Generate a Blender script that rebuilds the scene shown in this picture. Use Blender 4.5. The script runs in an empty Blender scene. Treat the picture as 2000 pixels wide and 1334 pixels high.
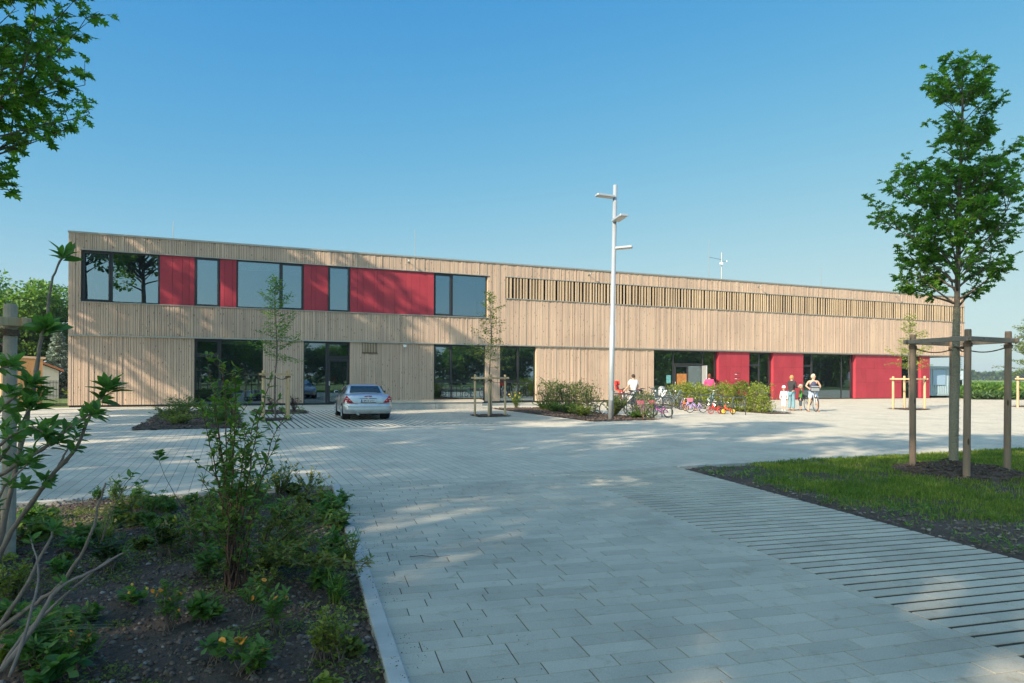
import bpy, bmesh, math, random
import numpy as np
from mathutils import Vector, Matrix, noise

# ---------------------------------------------------------------- camera, sky, sun
scene = bpy.context.scene
scene.view_settings.view_transform = 'Standard'
scene.view_settings.look = 'None'
scene.view_settings.exposure = 1.3
scene.view_settings.gamma = 1.0
COL = scene.collection
R = math.radians

cam = bpy.data.cameras.new('camera')
cam.lens = 23.994; cam.sensor_width = 36; cam.sensor_fit = 'HORIZONTAL'
cam.shift_y = 0.034; cam.clip_start = 0.05; cam.clip_end = 3000
camo = bpy.data.objects.new('camera', cam); COL.objects.link(camo)
camo.matrix_world = Matrix.Translation((0, 0, 1.55)) @ Matrix.Rotation(R(90), 4, 'X') @ Matrix.Rotation(0.0052, 4, 'Z')
scene.camera = camo

SUN_AZ = R(180 + 45)      # direction towards the sun, counter-clockwise from +X
SUN_EL = R(31)
world = bpy.data.worlds.new('World'); scene.world = world; world.use_nodes = True
wn = world.node_tree; wn.nodes.clear()
sky = wn.nodes.new('ShaderNodeTexSky'); sky.sky_type = 'NISHITA'; sky.sun_disc = False
sky.sun_elevation = SUN_EL; sky.sun_rotation = R(90) - SUN_AZ
sky.altitude = 200; sky.air_density = 1.0; sky.dust_density = 0.15; sky.ozone_density = 3.0
bg = wn.nodes.new('ShaderNodeBackground'); bg.inputs[1].default_value = 0.15
wo = wn.nodes.new('ShaderNodeOutputWorld')
# grade of the sky colour: each channel rolls off softly towards the horizon, as the film did
KS = 0.15 * 2 ** 1.3
sp = wn.nodes.new('ShaderNodeSeparateColor'); cb = wn.nodes.new('ShaderNodeCombineColor'); wn.links.new(sky.outputs[0], sp.inputs[0])
def _m(op, a, b):
    n = wn.nodes.new('ShaderNodeMath'); n.operation = op
    for i, v in enumerate((a, b)):
        if isinstance(v, (int, float)): n.inputs[i].default_value = v
        else: wn.links.new(v, n.inputs[i])
    return n.outputs[0]
# bright veil round the sun, added over the sky model to lift the shade
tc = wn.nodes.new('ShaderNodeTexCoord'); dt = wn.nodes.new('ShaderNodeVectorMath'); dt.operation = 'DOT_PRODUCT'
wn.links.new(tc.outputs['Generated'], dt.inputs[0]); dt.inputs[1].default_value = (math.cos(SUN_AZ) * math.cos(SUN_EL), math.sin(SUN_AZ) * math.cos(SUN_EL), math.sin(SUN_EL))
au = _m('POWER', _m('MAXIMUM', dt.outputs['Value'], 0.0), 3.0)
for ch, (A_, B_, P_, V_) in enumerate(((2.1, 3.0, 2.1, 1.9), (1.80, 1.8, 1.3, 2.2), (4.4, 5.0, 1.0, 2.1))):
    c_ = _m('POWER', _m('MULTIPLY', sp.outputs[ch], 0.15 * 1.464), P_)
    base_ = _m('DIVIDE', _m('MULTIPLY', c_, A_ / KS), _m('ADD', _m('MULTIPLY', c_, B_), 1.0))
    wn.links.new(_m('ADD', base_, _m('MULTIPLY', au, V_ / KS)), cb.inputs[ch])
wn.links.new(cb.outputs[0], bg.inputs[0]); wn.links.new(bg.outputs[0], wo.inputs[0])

sl = bpy.data.lights.new('sun', 'SUN'); sl.energy = 3.5; sl.angle = R(0.5); sl.color = (1.0, 0.84, 0.66)
slo = bpy.data.objects.new('sun', sl); COL.objects.link(slo)
sd = Vector((math.cos(SUN_AZ) * math.cos(SUN_EL), math.sin(SUN_AZ) * math.cos(SUN_EL), math.sin(SUN_EL)))
slo.rotation_euler = (-sd).to_track_quat('-Z', 'Y').to_euler()
slo.location = (-40, -40, 40)

# ---------------------------------------------------------------- helpers
FOC, EYE, ROLL = 1333.0, 1.55, 0.0052
def _un(px, py):
    x = px - 1000; y = 735 - py
    return x * math.cos(ROLL) - y * math.sin(ROLL), x * math.sin(ROLL) + y * math.cos(ROLL)
def G(px, py, z=0.0):
    """point of the ground that the photograph shows at px, py"""
    x, y = _un(px, py); d = (EYE - z) * FOC / -y
    return Vector((x / FOC * d, d, z))
def P(px, py, d):
    x, y = _un(px, py)
    return Vector((x / FOC * d, d, EYE + y / FOC * d))

BA = Vector((-20.4846, 31.5431, 0)); BANG = R(22.641)
BU = Vector((math.cos(BANG), math.sin(BANG), 0)); BN = Vector((math.sin(BANG), -math.cos(BANG), 0))
def W(s, out, z=0.0):
    return BA + BU * s + BN * out + Vector((0, 0, z))
RN = random.Random(7)

class MB:
    def __init__(s): s.v = []; s.f = []; s.m = []
    def add(s, vs, fs, mi=0):
        o = len(s.v); s.v.extend([tuple(v) for v in vs])
        for f in fs: s.f.append(tuple(i + o for i in f)); s.m.append(mi)
    def box(s, x0, x1, y0, y1, z0, z1, mi=0, M=None):
        vs = [Vector((x, y, z)) for z in (z0, z1) for y in (y0, y1) for x in (x0, x1)]
        if M is not None: vs = [M @ v for v in vs]
        s.add(vs, [(0, 2, 3, 1), (4, 5, 7, 6), (0, 1, 5, 4), (2, 6, 7, 3), (0, 4, 6, 2), (1, 3, 7, 5)], mi); return s
    def bbox(s, x0, x1, y0, y1, z0, z1, b=0.01, mi=0, M=None):
        """box with chamfered edges"""
        pts = []
        for z, k in ((z0, b), (z0 + b, 0), (z1 - b, 0), (z1, b)):
            a0, a1, c0, c1 = x0 + k, x1 - k, y0 + k, y1 - k
            pts += [(a0 + b, c0, z), (a1 - b, c0, z), (a1, c0 + b, z), (a1, c1 - b, z), (a1 - b, c1, z), (a0 + b, c1, z), (a0, c1 - b, z), (a0, c0 + b, z)]
        vs = [Vector(p) for p in pts]
        if M is not None: vs = [M @ v for v in vs]
        fs = [tuple(range(7, -1, -1)), tuple(range(24, 32))]
        for r in range(3):
            for i in range(8):
                j = (i + 1) % 8; fs.append((r * 8 + i, r * 8 + j, r * 8 + 8 + j, r * 8 + 8 + i))
        s.add(vs, fs, mi); return s
    def tube(s, pts, rad, n=8, mi=0, cap=True):
        pts = [Vector(p) for p in pts]
        if isinstance(rad, (int, float)): rad = [rad] * len(pts)
        o = len(s.v); ref = None; k = len(pts)
        for i, p in enumerate(pts):
            t = (pts[min(i + 1, k - 1)] - pts[max(i - 1, 0)])
            if t.length < 1e-9: t = Vector((0, 0, 1))
            t.normalize()
            if ref is None: ref = Vector((1, 0, 0)) if abs(t.x) < 0.8 else Vector((0, 1, 0))
            a = (ref - t * ref.dot(t))
            if a.length < 1e-6: a = t.orthogonal()
            a.normalize(); ref = a; b = t.cross(a)
            for j in range(n):
                q = 2 * math.pi * j / n
                s.v.append(tuple(p + (a * math.cos(q) + b * math.sin(q)) * rad[i]))
        for i in range(k - 1):
            for j in range(n):
                l = (j + 1) % n
                s.f.append((o + i * n + j, o + i * n + l, o + (i + 1) * n + l, o + (i + 1) * n + j)); s.m.append(mi)
        if cap:
            s.f.append(tuple(o + j for j in range(n - 1, -1, -1))); s.m.append(mi)
            s.f.append(tuple(o + (k - 1) * n + j for j in range(n))); s.m.append(mi)
        return s
    def lathe(s, prof, n=24, mi=0, M=None, closed=False):
        """prof: (r, z) pairs round z"""
        vs = []; fs = []; k = len(prof)
        for r, z in prof:
            for j in range(n):
                q = 2 * math.pi * j / n; vs.append(Vector((r * math.cos(q), r * math.sin(q), z)))
        if M is not None: vs = [M @ v for v in vs]
        for i in range(k if closed else k - 1):
            for j in range(n):
                l = (j + 1) % n; i2 = (i + 1) % k
                fs.append((i * n + j, i * n + l, i2 * n + l, i2 * n + j))
        s.add(vs, fs, mi); return s
    def ball(s, c, r, mi=0, n=8, m=6, M=None):
        if isinstance(r, (int, float)): r = (r, r, r)
        c = Vector(c); vs = []; fs = []
        for i in range(m + 1):
            t = math.pi * i / m
            for j in range(n):
                q = 2 * math.pi * j / n
                v = Vector((r[0] * math.sin(t) * math.cos(q), r[1] * math.sin(t) * math.sin(q), r[2] * math.cos(t))) + c
                vs.append(M @ v if M is not None else v)
        for i in range(m):
            for j in range(n):
                l = (j + 1) % n; fs.append((i * n + j, (i + 1) * n + j, (i + 1) * n + l, i * n + l))
        s.add(vs, fs, mi); return s
    def build(s, name, mats, parent=None, smooth=False, loc=None):
        me = bpy.data.meshes.new(name); me.from_pydata(s.v, [], s.f)
        if not isinstance(mats, (list, tuple)): mats = [mats]
        for m in mats: me.materials.append(m)
        me.polygons.foreach_set('material_index', s.m)
        if smooth: me.polygons.foreach_set('use_smooth', [True] * len(s.f))
        me.update()
        o = bpy.data.objects.new(name, me); COL.objects.link(o)
        if parent is not None: o.parent = parent
        if loc is not None: o.location = loc
        return o

def npmesh(name, V, F, mats, parent=None, mi=None, smooth=False):
    """V (n,3) array, F (m,k) array"""
    me = bpy.data.meshes.new(name); n, k = F.shape
    me.vertices.add(len(V)); me.vertices.foreach_set('co', np.ascontiguousarray(V, dtype=np.float32).ravel())
    me.loops.add(n * k); me.loops.foreach_set('vertex_index', np.ascontiguousarray(F, dtype=np.int32).ravel())
    me.polygons.add(n); me.polygons.foreach_set('loop_start', np.arange(0, n * k, k, dtype=np.int32))
    if not isinstance(mats, (list, tuple)): mats = [mats]
    for m in mats: me.materials.append(m)
    if mi is not None: me.polygons.foreach_set('material_index', np.asarray(mi, dtype=np.int32))
    if smooth: me.polygons.foreach_set('use_smooth', [True] * n)
    me.update(calc_edges=True); me.validate()
    o = bpy.data.objects.new(name, me); COL.objects.link(o)
    if parent is not None: o.parent = parent
    return o

def tag(o, label=None, cat=None, group=None, kind=None):
    if label: o['label'] = label
    if cat: o['category'] = cat
    if group: o['group'] = group
    if kind: o['kind'] = kind
    return o
def empty(name, loc=(0, 0, 0), rz=0.0, label=None, cat=None, group=None):
    o = bpy.data.objects.new(name, None); COL.objects.link(o)
    o.location = loc; o.rotation_euler = (0, 0, rz)
    o.empty_display_size = 0.2
    return tag(o, label, cat, group)
def kids(o): return [c for c in o.children]
def copy_tree(o, parent=None):
    c = o.copy(); COL.objects.link(c); c.parent = parent
    for ch in kids(o): copy_tree(ch, c)
    return c

# ---------------------------------------------------------------- materials
def nt(m):
    m.use_nodes = True; t = m.node_tree; b = t.nodes['Principled BSDF']; return t, b
def N(t, ty, **kw):
    n = t.nodes.new(ty)
    for k, v in kw.items(): setattr(n, k, v)
    return n
def ramp(t, stops, interp='LINEAR'):
    n = t.nodes.new('ShaderNodeValToRGB'); e = n.color_ramp.elements; n.color_ramp.interpolation = interp
    while len(e) > 1: e.remove(e[-1])
    e[0].position = stops[0][0]; e[0].color = (*stops[0][1], 1)
    for p, c in stops[1:]:
        x = e.new(p); x.color = (*c, 1)
    return n
def mixc(t, a, b, fac, mode='MIX'):
    n = t.nodes.new('ShaderNodeMix'); n.data_type = 'RGBA'; n.blend_type = mode
    for sock, val in ((n.inputs[0], fac), (n.inputs[6], a), (n.inputs[7], b)):
        if hasattr(val, 'links') or isinstance(val, bpy.types.NodeSocket): t.links.new(val, sock)
        elif isinstance(val, (int, float)): sock.default_value = val
        else: sock.default_value = (*val, 1)
    return n.outputs[2]
def mth(t, op, a, b=None, c=None):
    n = t.nodes.new('ShaderNodeMath'); n.operation = op
    for i, val in enumerate((a, b, c)):
        if val is None: continue
        if isinstance(val, bpy.types.NodeSocket): t.links.new(val, n.inputs[i])
        else: n.inputs[i].default_value = val
    return n.outputs[0]
def noise_tex(t, scale, detail=4, rough=0.55, vec=None, dist=0.0):
    n = N(t, 'ShaderNodeTexNoise'); n.inputs['Scale'].default_value = scale; n.inputs['Detail'].default_value = detail
    n.inputs['Roughness'].default_value = rough; n.inputs['Distortion'].default_value = dist
    if vec is not None: t.links.new(vec, n.inputs['Vector'])
    return n
def objco(t, sc=(1, 1, 1)):
    c = N(t, 'ShaderNodeTexCoord'); m = N(t, 'ShaderNodeMapping'); m.inputs['Scale'].default_value = sc
    t.links.new(c.outputs['Object'], m.inputs['Vector']); return m.outputs[0]
def bump(t, b, h, strength=0.3, dist=0.01):
    n = N(t, 'ShaderNodeBump'); n.inputs['Strength'].default_value = strength; n.inputs['Distance'].default_value = dist
    t.links.new(h, n.inputs['Height']); t.links.new(n.outputs[0], b.inputs['Normal'])
def plain(name, col, rough=0.5, metal=0.0, var=0.12, scale=6.0, bmp=0.0, spec=None, coat=0.0):
    """surface with uneven colour and roughness"""
    m = bpy.data.materials.new(name); t, b = nt(m)
    n = noise_tex(t, scale, 5, 0.6, objco(t))
    lo = tuple(c * (1 - var) for c in col); hi = tuple(min(1, c * (1 + var)) for c in col)
    r = ramp(t, [(0.3, lo), (0.7, hi)]); t.links.new(n.outputs[0], r.inputs[0]); t.links.new(r.outputs[0], b.inputs['Base Color'])
    b.inputs['Roughness'].default_value = rough; b.inputs['Metallic'].default_value = metal
    rr = mth(t, 'MULTIPLY_ADD', n.outputs[0], 0.16, rough - 0.08); t.links.new(rr, b.inputs['Roughness'])
    if bmp: bump(t, b, n.outputs[0], bmp, 0.01)
    if spec is not None: b.inputs['Specular IOR Level'].default_value = spec
    if coat: b.inputs['Coat Weight'].default_value = coat
    return m
def leafmat(name, c1, c2, c3=None, trans=0.42, rough=0.45, spec=0.4):
    m = bpy.data.materials.new(name); t, b = nt(m)
    g = N(t, 'ShaderNodeNewGeometry')
    st = [(0.0, c1), (0.75, c2)]
    if c3: st.append((1.0, c3))
    r = ramp(t, st); t.links.new(g.outputs['Random Per Island'], r.inputs[0])
    nz = noise_tex(t, 1.7, 3, 0.6, objco(t)); 
    r2 = ramp(t, [(0.3, (0.72, 0.78, 0.7)), (0.7, (1.2, 1.15, 1.1))]); t.links.new(nz.outputs[0], r2.inputs[0])
    col = mixc(t, r.outputs[0], r2.outputs[0], 1.0, 'MULTIPLY')
    t.links.new(col, b.inputs['Base Color']); b.inputs['Roughness'].default_value = rough
    b.inputs['Specular IOR Level'].default_value = spec
    tr = N(t, 'ShaderNodeBsdfTranslucent'); cc = mixc(t, col, (1.3, 1.5, 0.6), 1.0, 'MULTIPLY'); t.links.new(cc, tr.inputs[0])
    mx = N(t, 'ShaderNodeMixShader'); mx.inputs[0].default_value = trans
    t.links.new(b.outputs[0], mx.inputs[1]); t.links.new(tr.outputs[0], mx.inputs[2])
    t.links.new(mx.outputs[0], t.nodes['Material Output'].inputs[0])
    return m
def woodmat(name, cols, knots=True, axis='z', streak=1.0, rough=0.75):
    m = bpy.data.materials.new(name); t, b = nt(m)
    g = N(t, 'ShaderNodeNewGeometry')
    k = len(cols) - 1
    r = ramp(t, [(i / k, c) for i, c in enumerate(cols)]); t.links.new(g.outputs['Random Per Island'], r.inputs[0])
    sc = {'z': (22, 22, 0.7), 'x': (0.7, 22, 22)}[axis]
    n = noise_tex(t, 1.6, 5, 0.65, objco(t, sc), 0.4)
    r2 = ramp(t, [(0.25, (0.74, 0.71, 0.68)), (0.55, (1, 1, 1)), (0.8, (1.16, 1.13, 1.08))]); t.links.new(n.outputs[0], r2.inputs[0])
    col = mixc(t, r.outputs[0], r2.outputs[0], streak, 'MULTIPLY')
    n3 = noise_tex(t, 0.35, 3, 0.5, objco(t)); r3 = ramp(t, [(0.3, (0.88, 0.87, 0.87)), (0.7, (1.08, 1.07, 1.04))])
    t.links.new(n3.outputs[0], r3.inputs[0]); col = mixc(t, col, r3.outputs[0], 1.0, 'MULTIPLY')
    if knots:
        ks = {'z': (9, 9, 2.6), 'x': (2.6, 9, 9)}[axis]
        v = N(t, 'ShaderNodeTexVoronoi'); v.inputs['Scale'].default_value = 1.0; t.links.new(objco(t, ks), v.inputs['Vector'])
        kr = ramp(t, [(0.10, (0.22, 0.13, 0.08)), (0.16, (1, 1, 1))]); t.links.new(v.outputs['Distance'], kr.inputs[0])
        col = mixc(t, col, kr.outputs[0], 0.85, 'MULTIPLY')
    t.links.new(col, b.inputs['Base Color']); b.inputs['Roughness'].default_value = rough
    b.inputs['Specular IOR Level'].default_value = 0.25
    bump(t, b, n.outputs[0], 0.25, 0.004)
    return m
M = {}
M['wood'] = woodmat('larch_cladding', [(0.475, 0.355, 0.265), (0.56, 0.43, 0.325), (0.51, 0.39, 0.295), (0.59, 0.455, 0.345), (0.485, 0.365, 0.28), (0.565, 0.43, 0.32), (0.535, 0.41, 0.31)], streak=0.75)
M['slat'] = woodmat('larch_slats', [(0.46, 0.35, 0.23), (0.60, 0.47, 0.32), (0.52, 0.40, 0.27)], knots=False)
M['backing'] = plain('dark_backing', (0.05, 0.038, 0.03), 0.9)
M['stake_old'] = woodmat('weathered_stake', [(0.24, 0.185, 0.135), (0.29, 0.205, 0.145), (0.22, 0.18, 0.14)])
M['stake_new'] = woodmat('fresh_stake', [(0.50, 0.37, 0.22), (0.58, 0.42, 0.25)])
M['rail_old'] = woodmat('weathered_rail', [(0.30, 0.25, 0.195), (0.25, 0.215, 0.175)], axis='x')
M['flash'] = plain('metal_flashing', (0.42, 0.42, 0.37), 0.4, 0.6, 0.06)
M['frame'] = plain('window_frame', (0.035, 0.037, 0.04), 0.35, 0.3, 0.1)
M['conc'] = plain('concrete', (0.40, 0.40, 0.37), 0.85, 0, 0.14, 3, 0.15)
M['dark'] = plain('dark_metal', (0.03, 0.04, 0.042), 0.4, 0.5)
M['void'] = plain('dark_void', (0.012, 0.009, 0.008), 0.95)
M['roof'] = plain('roof_gravel', (0.25, 0.24, 0.22), 0.9)
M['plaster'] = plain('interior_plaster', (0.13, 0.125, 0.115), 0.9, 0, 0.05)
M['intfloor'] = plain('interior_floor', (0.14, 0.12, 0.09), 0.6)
M['white'] = plain('white_paint', (0.75, 0.76, 0.76), 0.35, 0, 0.04)
M['soffit'] = plain('soffit_board', (0.45, 0.40, 0.38), 0.8)
def redmat():
    m = bpy.data.materials.new('red_panel'); t, b = nt(m)
    g = N(t, 'ShaderNodeNewGeometry')
    r = ramp(t, [(0, (0.34, 0.036, 0.052)), (0.5, (0.385, 0.040, 0.058)), (1, (0.36, 0.042, 0.056))]); t.links.new(g.outputs['Random Per Island'], r.inputs[0])
    n = noise_tex(t, 1.2, 4, 0.6, objco(t)); r2 = ramp(t, [(0.3, (0.9, 0.9, 0.9)), (0.7, (1.08, 1.06, 1.06))]); t.links.new(n.outputs[0], r2.inputs[0])
    t.links.new(mixc(t, r.outputs[0], r2.outputs[0], 1.0, 'MULTIPLY'), b.inputs['Base Color'])
    b.inputs['Roughness'].default_value = 0.5; b.inputs['Specular IOR Level'].default_value = 0.35
    return m
M['red'] = redmat()
def glassmat(name, refl, tint, wav=0.25):
    m = bpy.data.materials.new(name); m.use_nodes = True; t = m.node_tree; t.nodes.remove(t.nodes['Principled BSDF'])
    out = t.nodes['Material Output']
    gl = N(t, 'ShaderNodeBsdfGlossy'); gl.inputs['Roughness'].default_value = 0.0; gl.inputs['Color'].default_value = (0.62, 0.82, 0.92, 1)
    tp = N(t, 'ShaderNodeBsdfTransparent'); tp.inputs[0].default_value = (*tint, 1)
    lw = N(t, 'ShaderNodeLayerWeight'); lw.inputs[0].default_value = 0.25
    f = mth(t, 'MULTIPLY_ADD', lw.outputs['Fresnel'], 0.7, refl)
    mx = N(t, 'ShaderNodeMixShader'); t.links.new(f, mx.inputs[0]); t.links.new(tp.outputs[0], mx.inputs[1]); t.links.new(gl.outputs[0], mx.inputs[2])
    n = noise_tex(t, 0.5, 1, 0.4, objco(t)); bp = N(t, 'ShaderNodeBump'); bp.inputs['Strength'].default_value = wav; bp.inputs['Distance'].default_value = 0.012
    t.links.new(n.outputs[0], bp.inputs['Height']); t.links.new(bp.outputs[0], gl.inputs['Normal'])
    t.links.new(mx.outputs[0], out.inputs[0]); return m
M['glass'] = glassmat('window_glass', 0.36, (0.42, 0.50, 0.48))
M['glass2'] = glassmat('clear_glass', 0.26, (0.55, 0.60, 0.56))
M['leaf_oak'] = leafmat('oak_leaves', (0.085, 0.21, 0.035), (0.16, 0.34, 0.045), (0.26, 0.40, 0.06), trans=0.55, rough=0.35)
M['leaf_gen'] = leafmat('shrub_leaves', (0.075, 0.165, 0.03), (0.14, 0.25, 0.05), (0.22, 0.31, 0.07))
M['leaf_vib'] = leafmat('viburnum_leaves', (0.07, 0.16, 0.045), (0.12, 0.25, 0.06), (0.17, 0.30, 0.08), rough=0.5)
M['leaf_hed'] = leafmat('hedge_leaves', (0.09, 0.135, 0.03), (0.17, 0.22, 0.05), (0.24, 0.24, 0.07))
M['leaf_yel'] = leafmat('yellowgreen_leaves', (0.15, 0.20, 0.03), (0.28, 0.33, 0.06), (0.38, 0.38, 0.09))
M['leaf_dark'] = leafmat('dark_leaves', (0.02, 0.055, 0.015), (0.045, 0.10, 0.022), (0.08, 0.13, 0.03), trans=0.25)
M['leaf_blue'] = leafmat('spruce_needles', (0.20, 0.27, 0.24), (0.30, 0.38, 0.34), (0.38, 0.45, 0.42), trans=0.1)
M['leaf_red'] = leafmat('copper_leaves', (0.06, 0.025, 0.03), (0.10, 0.045, 0.045), trans=0.2)
M['grass'] = leafmat('grass_blades', (0.075, 0.15, 0.02), (0.15, 0.25, 0.035), (0.27, 0.32, 0.075), trans=0.3, rough=0.6, spec=0.2)
def patchgrass():
    m = leafmat('grass_blades', (0.085, 0.165, 0.024), (0.16, 0.26, 0.04), (0.30, 0.33, 0.09), trans=0.3, rough=0.6, spec=0.2); t = m.node_tree; b = t.nodes['Principled BSDF']
    src = b.inputs['Base Color'].links[0].from_socket; n = noise_tex(t, 0.9, 4, 0.65, objco(t), 0.5); r = ramp(t, [(0.40, (0.85, 0.9, 0.8)), (0.58, (1.6, 1.25, 1.3)), (0.72, (2.3, 1.6, 1.9))]); t.links.new(n.outputs[0], r.inputs[0])
    t.links.new(mixc(t, src, r.outputs[0], 1.0, 'MULTIPLY'), b.inputs['Base Color']); return m
M['lawn'] = patchgrass()
M['bark'] = plain('bark', (0.16, 0.13, 0.10), 0.9, 0, 0.35, 18, 0.5)
M['twig'] = plain('twig', (0.17, 0.125, 0.095), 0.8, 0, 0.25, 20)
M['twigred'] = plain('reddish_twig', (0.13, 0.065, 0.045), 0.8, 0, 0.25, 20)
M['trunk_dark'] = plain('tree_trunk', (0.10, 0.085, 0.07), 0.9, 0, 0.3, 6, 0.5)
M['flower_y'] = plain('yellow_petals', (0.75, 0.50, 0.06), 0.6)
M['flower_o'] = plain('orange_petals', (0.80, 0.30, 0.03), 0.6)
# ================================================================ ground
def poly_area(p): return 0.5 * sum(p[i][0] * p[(i + 1) % len(p)][1] - p[(i + 1) % len(p)][0] * p[i][1] for i in range(len(p)))
def clip(sub, conv):
    out = sub
    for i in range(len(conv)):
        a = conv[i]; b = conv[(i + 1) % len(conv)]; inp = out; out = []
        if not inp: return []
        def side(p): return (b[0] - a[0]) * (p[1] - a[1]) - (b[1] - a[1]) * (p[0] - a[0])
        for j in range(len(inp)):
            p = inp[j]; q = inp[(j + 1) % len(inp)]; sp = side(p); sq = side(q)
            if sp >= 0: out.append(p)
            if (sp >= 0) != (sq >= 0):
                tt = sp / (sp - sq); out.append((p[0] + (q[0] - p[0]) * tt, p[1] + (q[1] - p[1]) * tt))
    return out
def inside(p, poly):
    c = False; n = len(poly); x, y = p
    for i in range(n):
        x1, y1 = poly[i]; x2, y2 = poly[(i + 1) % n]
        if (y1 > y) != (y2 > y) and x < (x2 - x1) * (y - y1) / (y2 - y1) + x1: c = not c
    return c
def sheet(name, poly, z, mat, kind='structure'):
    if poly_area(poly) < 0: poly = poly[::-1]
    m = MB(); m.add([(x, y, z) for x, y in poly], [tuple(range(len(poly)))]); o = m.build(name, mat); return tag(o, kind=kind)

def pavmat(name, base, var=0.10, tone=(1, 1, 1)):
    m = bpy.data.materials.new(name); t, b = nt(m)
    g = N(t, 'ShaderNodeNewGeometry')
    r = ramp(t, [(0, tuple(c * (1 - var) for c in base)), (0.5, base), (1, tuple(c * (1 + var) for c in base))]); t.links.new(g.outputs['Random Per Island'], r.inputs[0])
    n = noise_tex(t, 0.9, 5, 0.6, objco(t)); r2 = ramp(t, [(0.28, (0.78, 0.78, 0.77)), (0.5, (0.98, 0.98, 0.97)), (0.72, (1.1, 1.09, 1.07))]); t.links.new(n.outputs[0], r2.inputs[0])
    n2 = noise_tex(t, 90, 3, 0.7, objco(t)); r3 = ramp(t, [(0.3, (0.85, 0.85, 0.85)), (0.7, (1.1, 1.1, 1.1))]); t.links.new(n2.outputs[0], r3.inputs[0])
    n4 = noise_tex(t, 5.5, 6, 0.7, objco(t), 0.6); r4 = ramp(t, [(0.56, (1, 1, 1)), (0.72, (0.66, 0.60, 0.51))]); t.links.new(n4.outputs[0], r4.inputs[0])
    c = mixc(t, r.outputs[0], r2.outputs[0], 1.0, 'MULTIPLY'); c = mixc(t, c, r3.outputs[0], 1.0, 'MULTIPLY'); c = mixc(t, c, r4.outputs[0], 0.7, 'MULTIPLY')
    t.links.new(c, b.inputs['Base Color']); b.inputs['Roughness'].default_value = 0.75; b.inputs['Specular IOR Level'].default_value = 0.3
    bump(t, b, n2.outputs[0], 0.12, 0.003); return m
M['paver'] = pavmat('concrete_pavers', (0.46, 0.435, 0.35), 0.10)
M['plaza'] = pavmat('plaza_pavers', (0.54, 0.50, 0.40), 0.05)
def soilmat():
    m = bpy.data.materials.new('soil'); t, b = nt(m)
    n = noise_tex(t, 1.3, 6, 0.7, objco(t)); n2 = noise_tex(t, 38, 5, 0.75, objco(t))
    r = ramp(t, [(0.3, (0.052, 0.038, 0.026)), (0.55, (0.095, 0.068, 0.048)), (0.75, (0.15, 0.11, 0.078))]); t.links.new(n.outputs[0], r.inputs[0])
    r2 = ramp(t, [(0.35, (0.6, 0.6, 0.6)), (0.6, (1.1, 1.1, 1.1)), (0.75, (1.9, 1.8, 1.7))]); t.links.new(n2.outputs[0], r2.inputs[0])
    t.links.new(mixc(t, r.outputs[0], r2.outputs[0], 1.0, 'MULTIPLY'), b.inputs['Base Color']); b.inputs['Roughness'].default_value = 0.95
    bump(t, b, n2.outputs[0], 0.8, 0.02); return m
M['soil'] = soilmat()
M['joint'] = plain('joint_sand', (0.115, 0.105, 0.085), 0.95, 0, 0.3, 8)
M['joint_dark'] = plain('drive_joint', (0.08, 0.073, 0.055), 0.95, 0, 0.4, 9)
M['slot'] = plain('slot_gravel', (0.035, 0.03, 0.02), 0.95, 0, 0.5, 60, 0.6)
def fieldmat():
    m = bpy.data.materials.new('meadow'); t, b = nt(m)
    n = noise_tex(t, 0.05, 6, 0.7, objco(t)); n2 = noise_tex(t, 3, 5, 0.7, objco(t))
    r = ramp(t, [(0.35, (0.055, 0.10, 0.022)), (0.55, (0.09, 0.14, 0.03)), (0.7, (0.17, 0.17, 0.06))]); t.links.new(n.outputs[0], r.inputs[0])
    r2 = ramp(t, [(0.3, (0.7, 0.7, 0.7)), (0.7, (1.2, 1.2, 1.2))]); t.links.new(n2.outputs[0], r2.inputs[0])
    t.links.new(mixc(t, r.outputs[0], r2.outputs[0], 1.0, 'MULTIPLY'), b.inputs['Base Color']); b.inputs['Roughness'].default_value = 0.95
    bump(t, b, n2.outputs[0], 0.6, 0.1); return m
M['field'] = fieldmat()

def blk(o, out):  # plaza-frame helper: 2-D
    w = W(o, out); return (w.x, w.y)
g = MB(); g.add([(-1500, -1500, -0.06), (1500, -1500, -0.06), (1500, 1500, -0.06), (-1500, 1500, -0.06)], [(0, 1, 2, 3)])
tag(g.build('ground', M['field']), kind='structure')

# plaza border parallel to the facade passes L and Rr
L0 = G(618, 950); L1 = G(1740, 889)
OUTB = (L0 - BA).dot(BN)            # distance of the plaza's near border from the facade
def onb(s): w = W(s, OUTB); return (w.x, w.y)
KT, KB = G(665, 954), G(797, 1334)
kd = (KB - KT).normalized()
def kline(y): k = KT + kd * ((y - KT.y) / kd.y); return k
# joint sheet under everything paved


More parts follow.
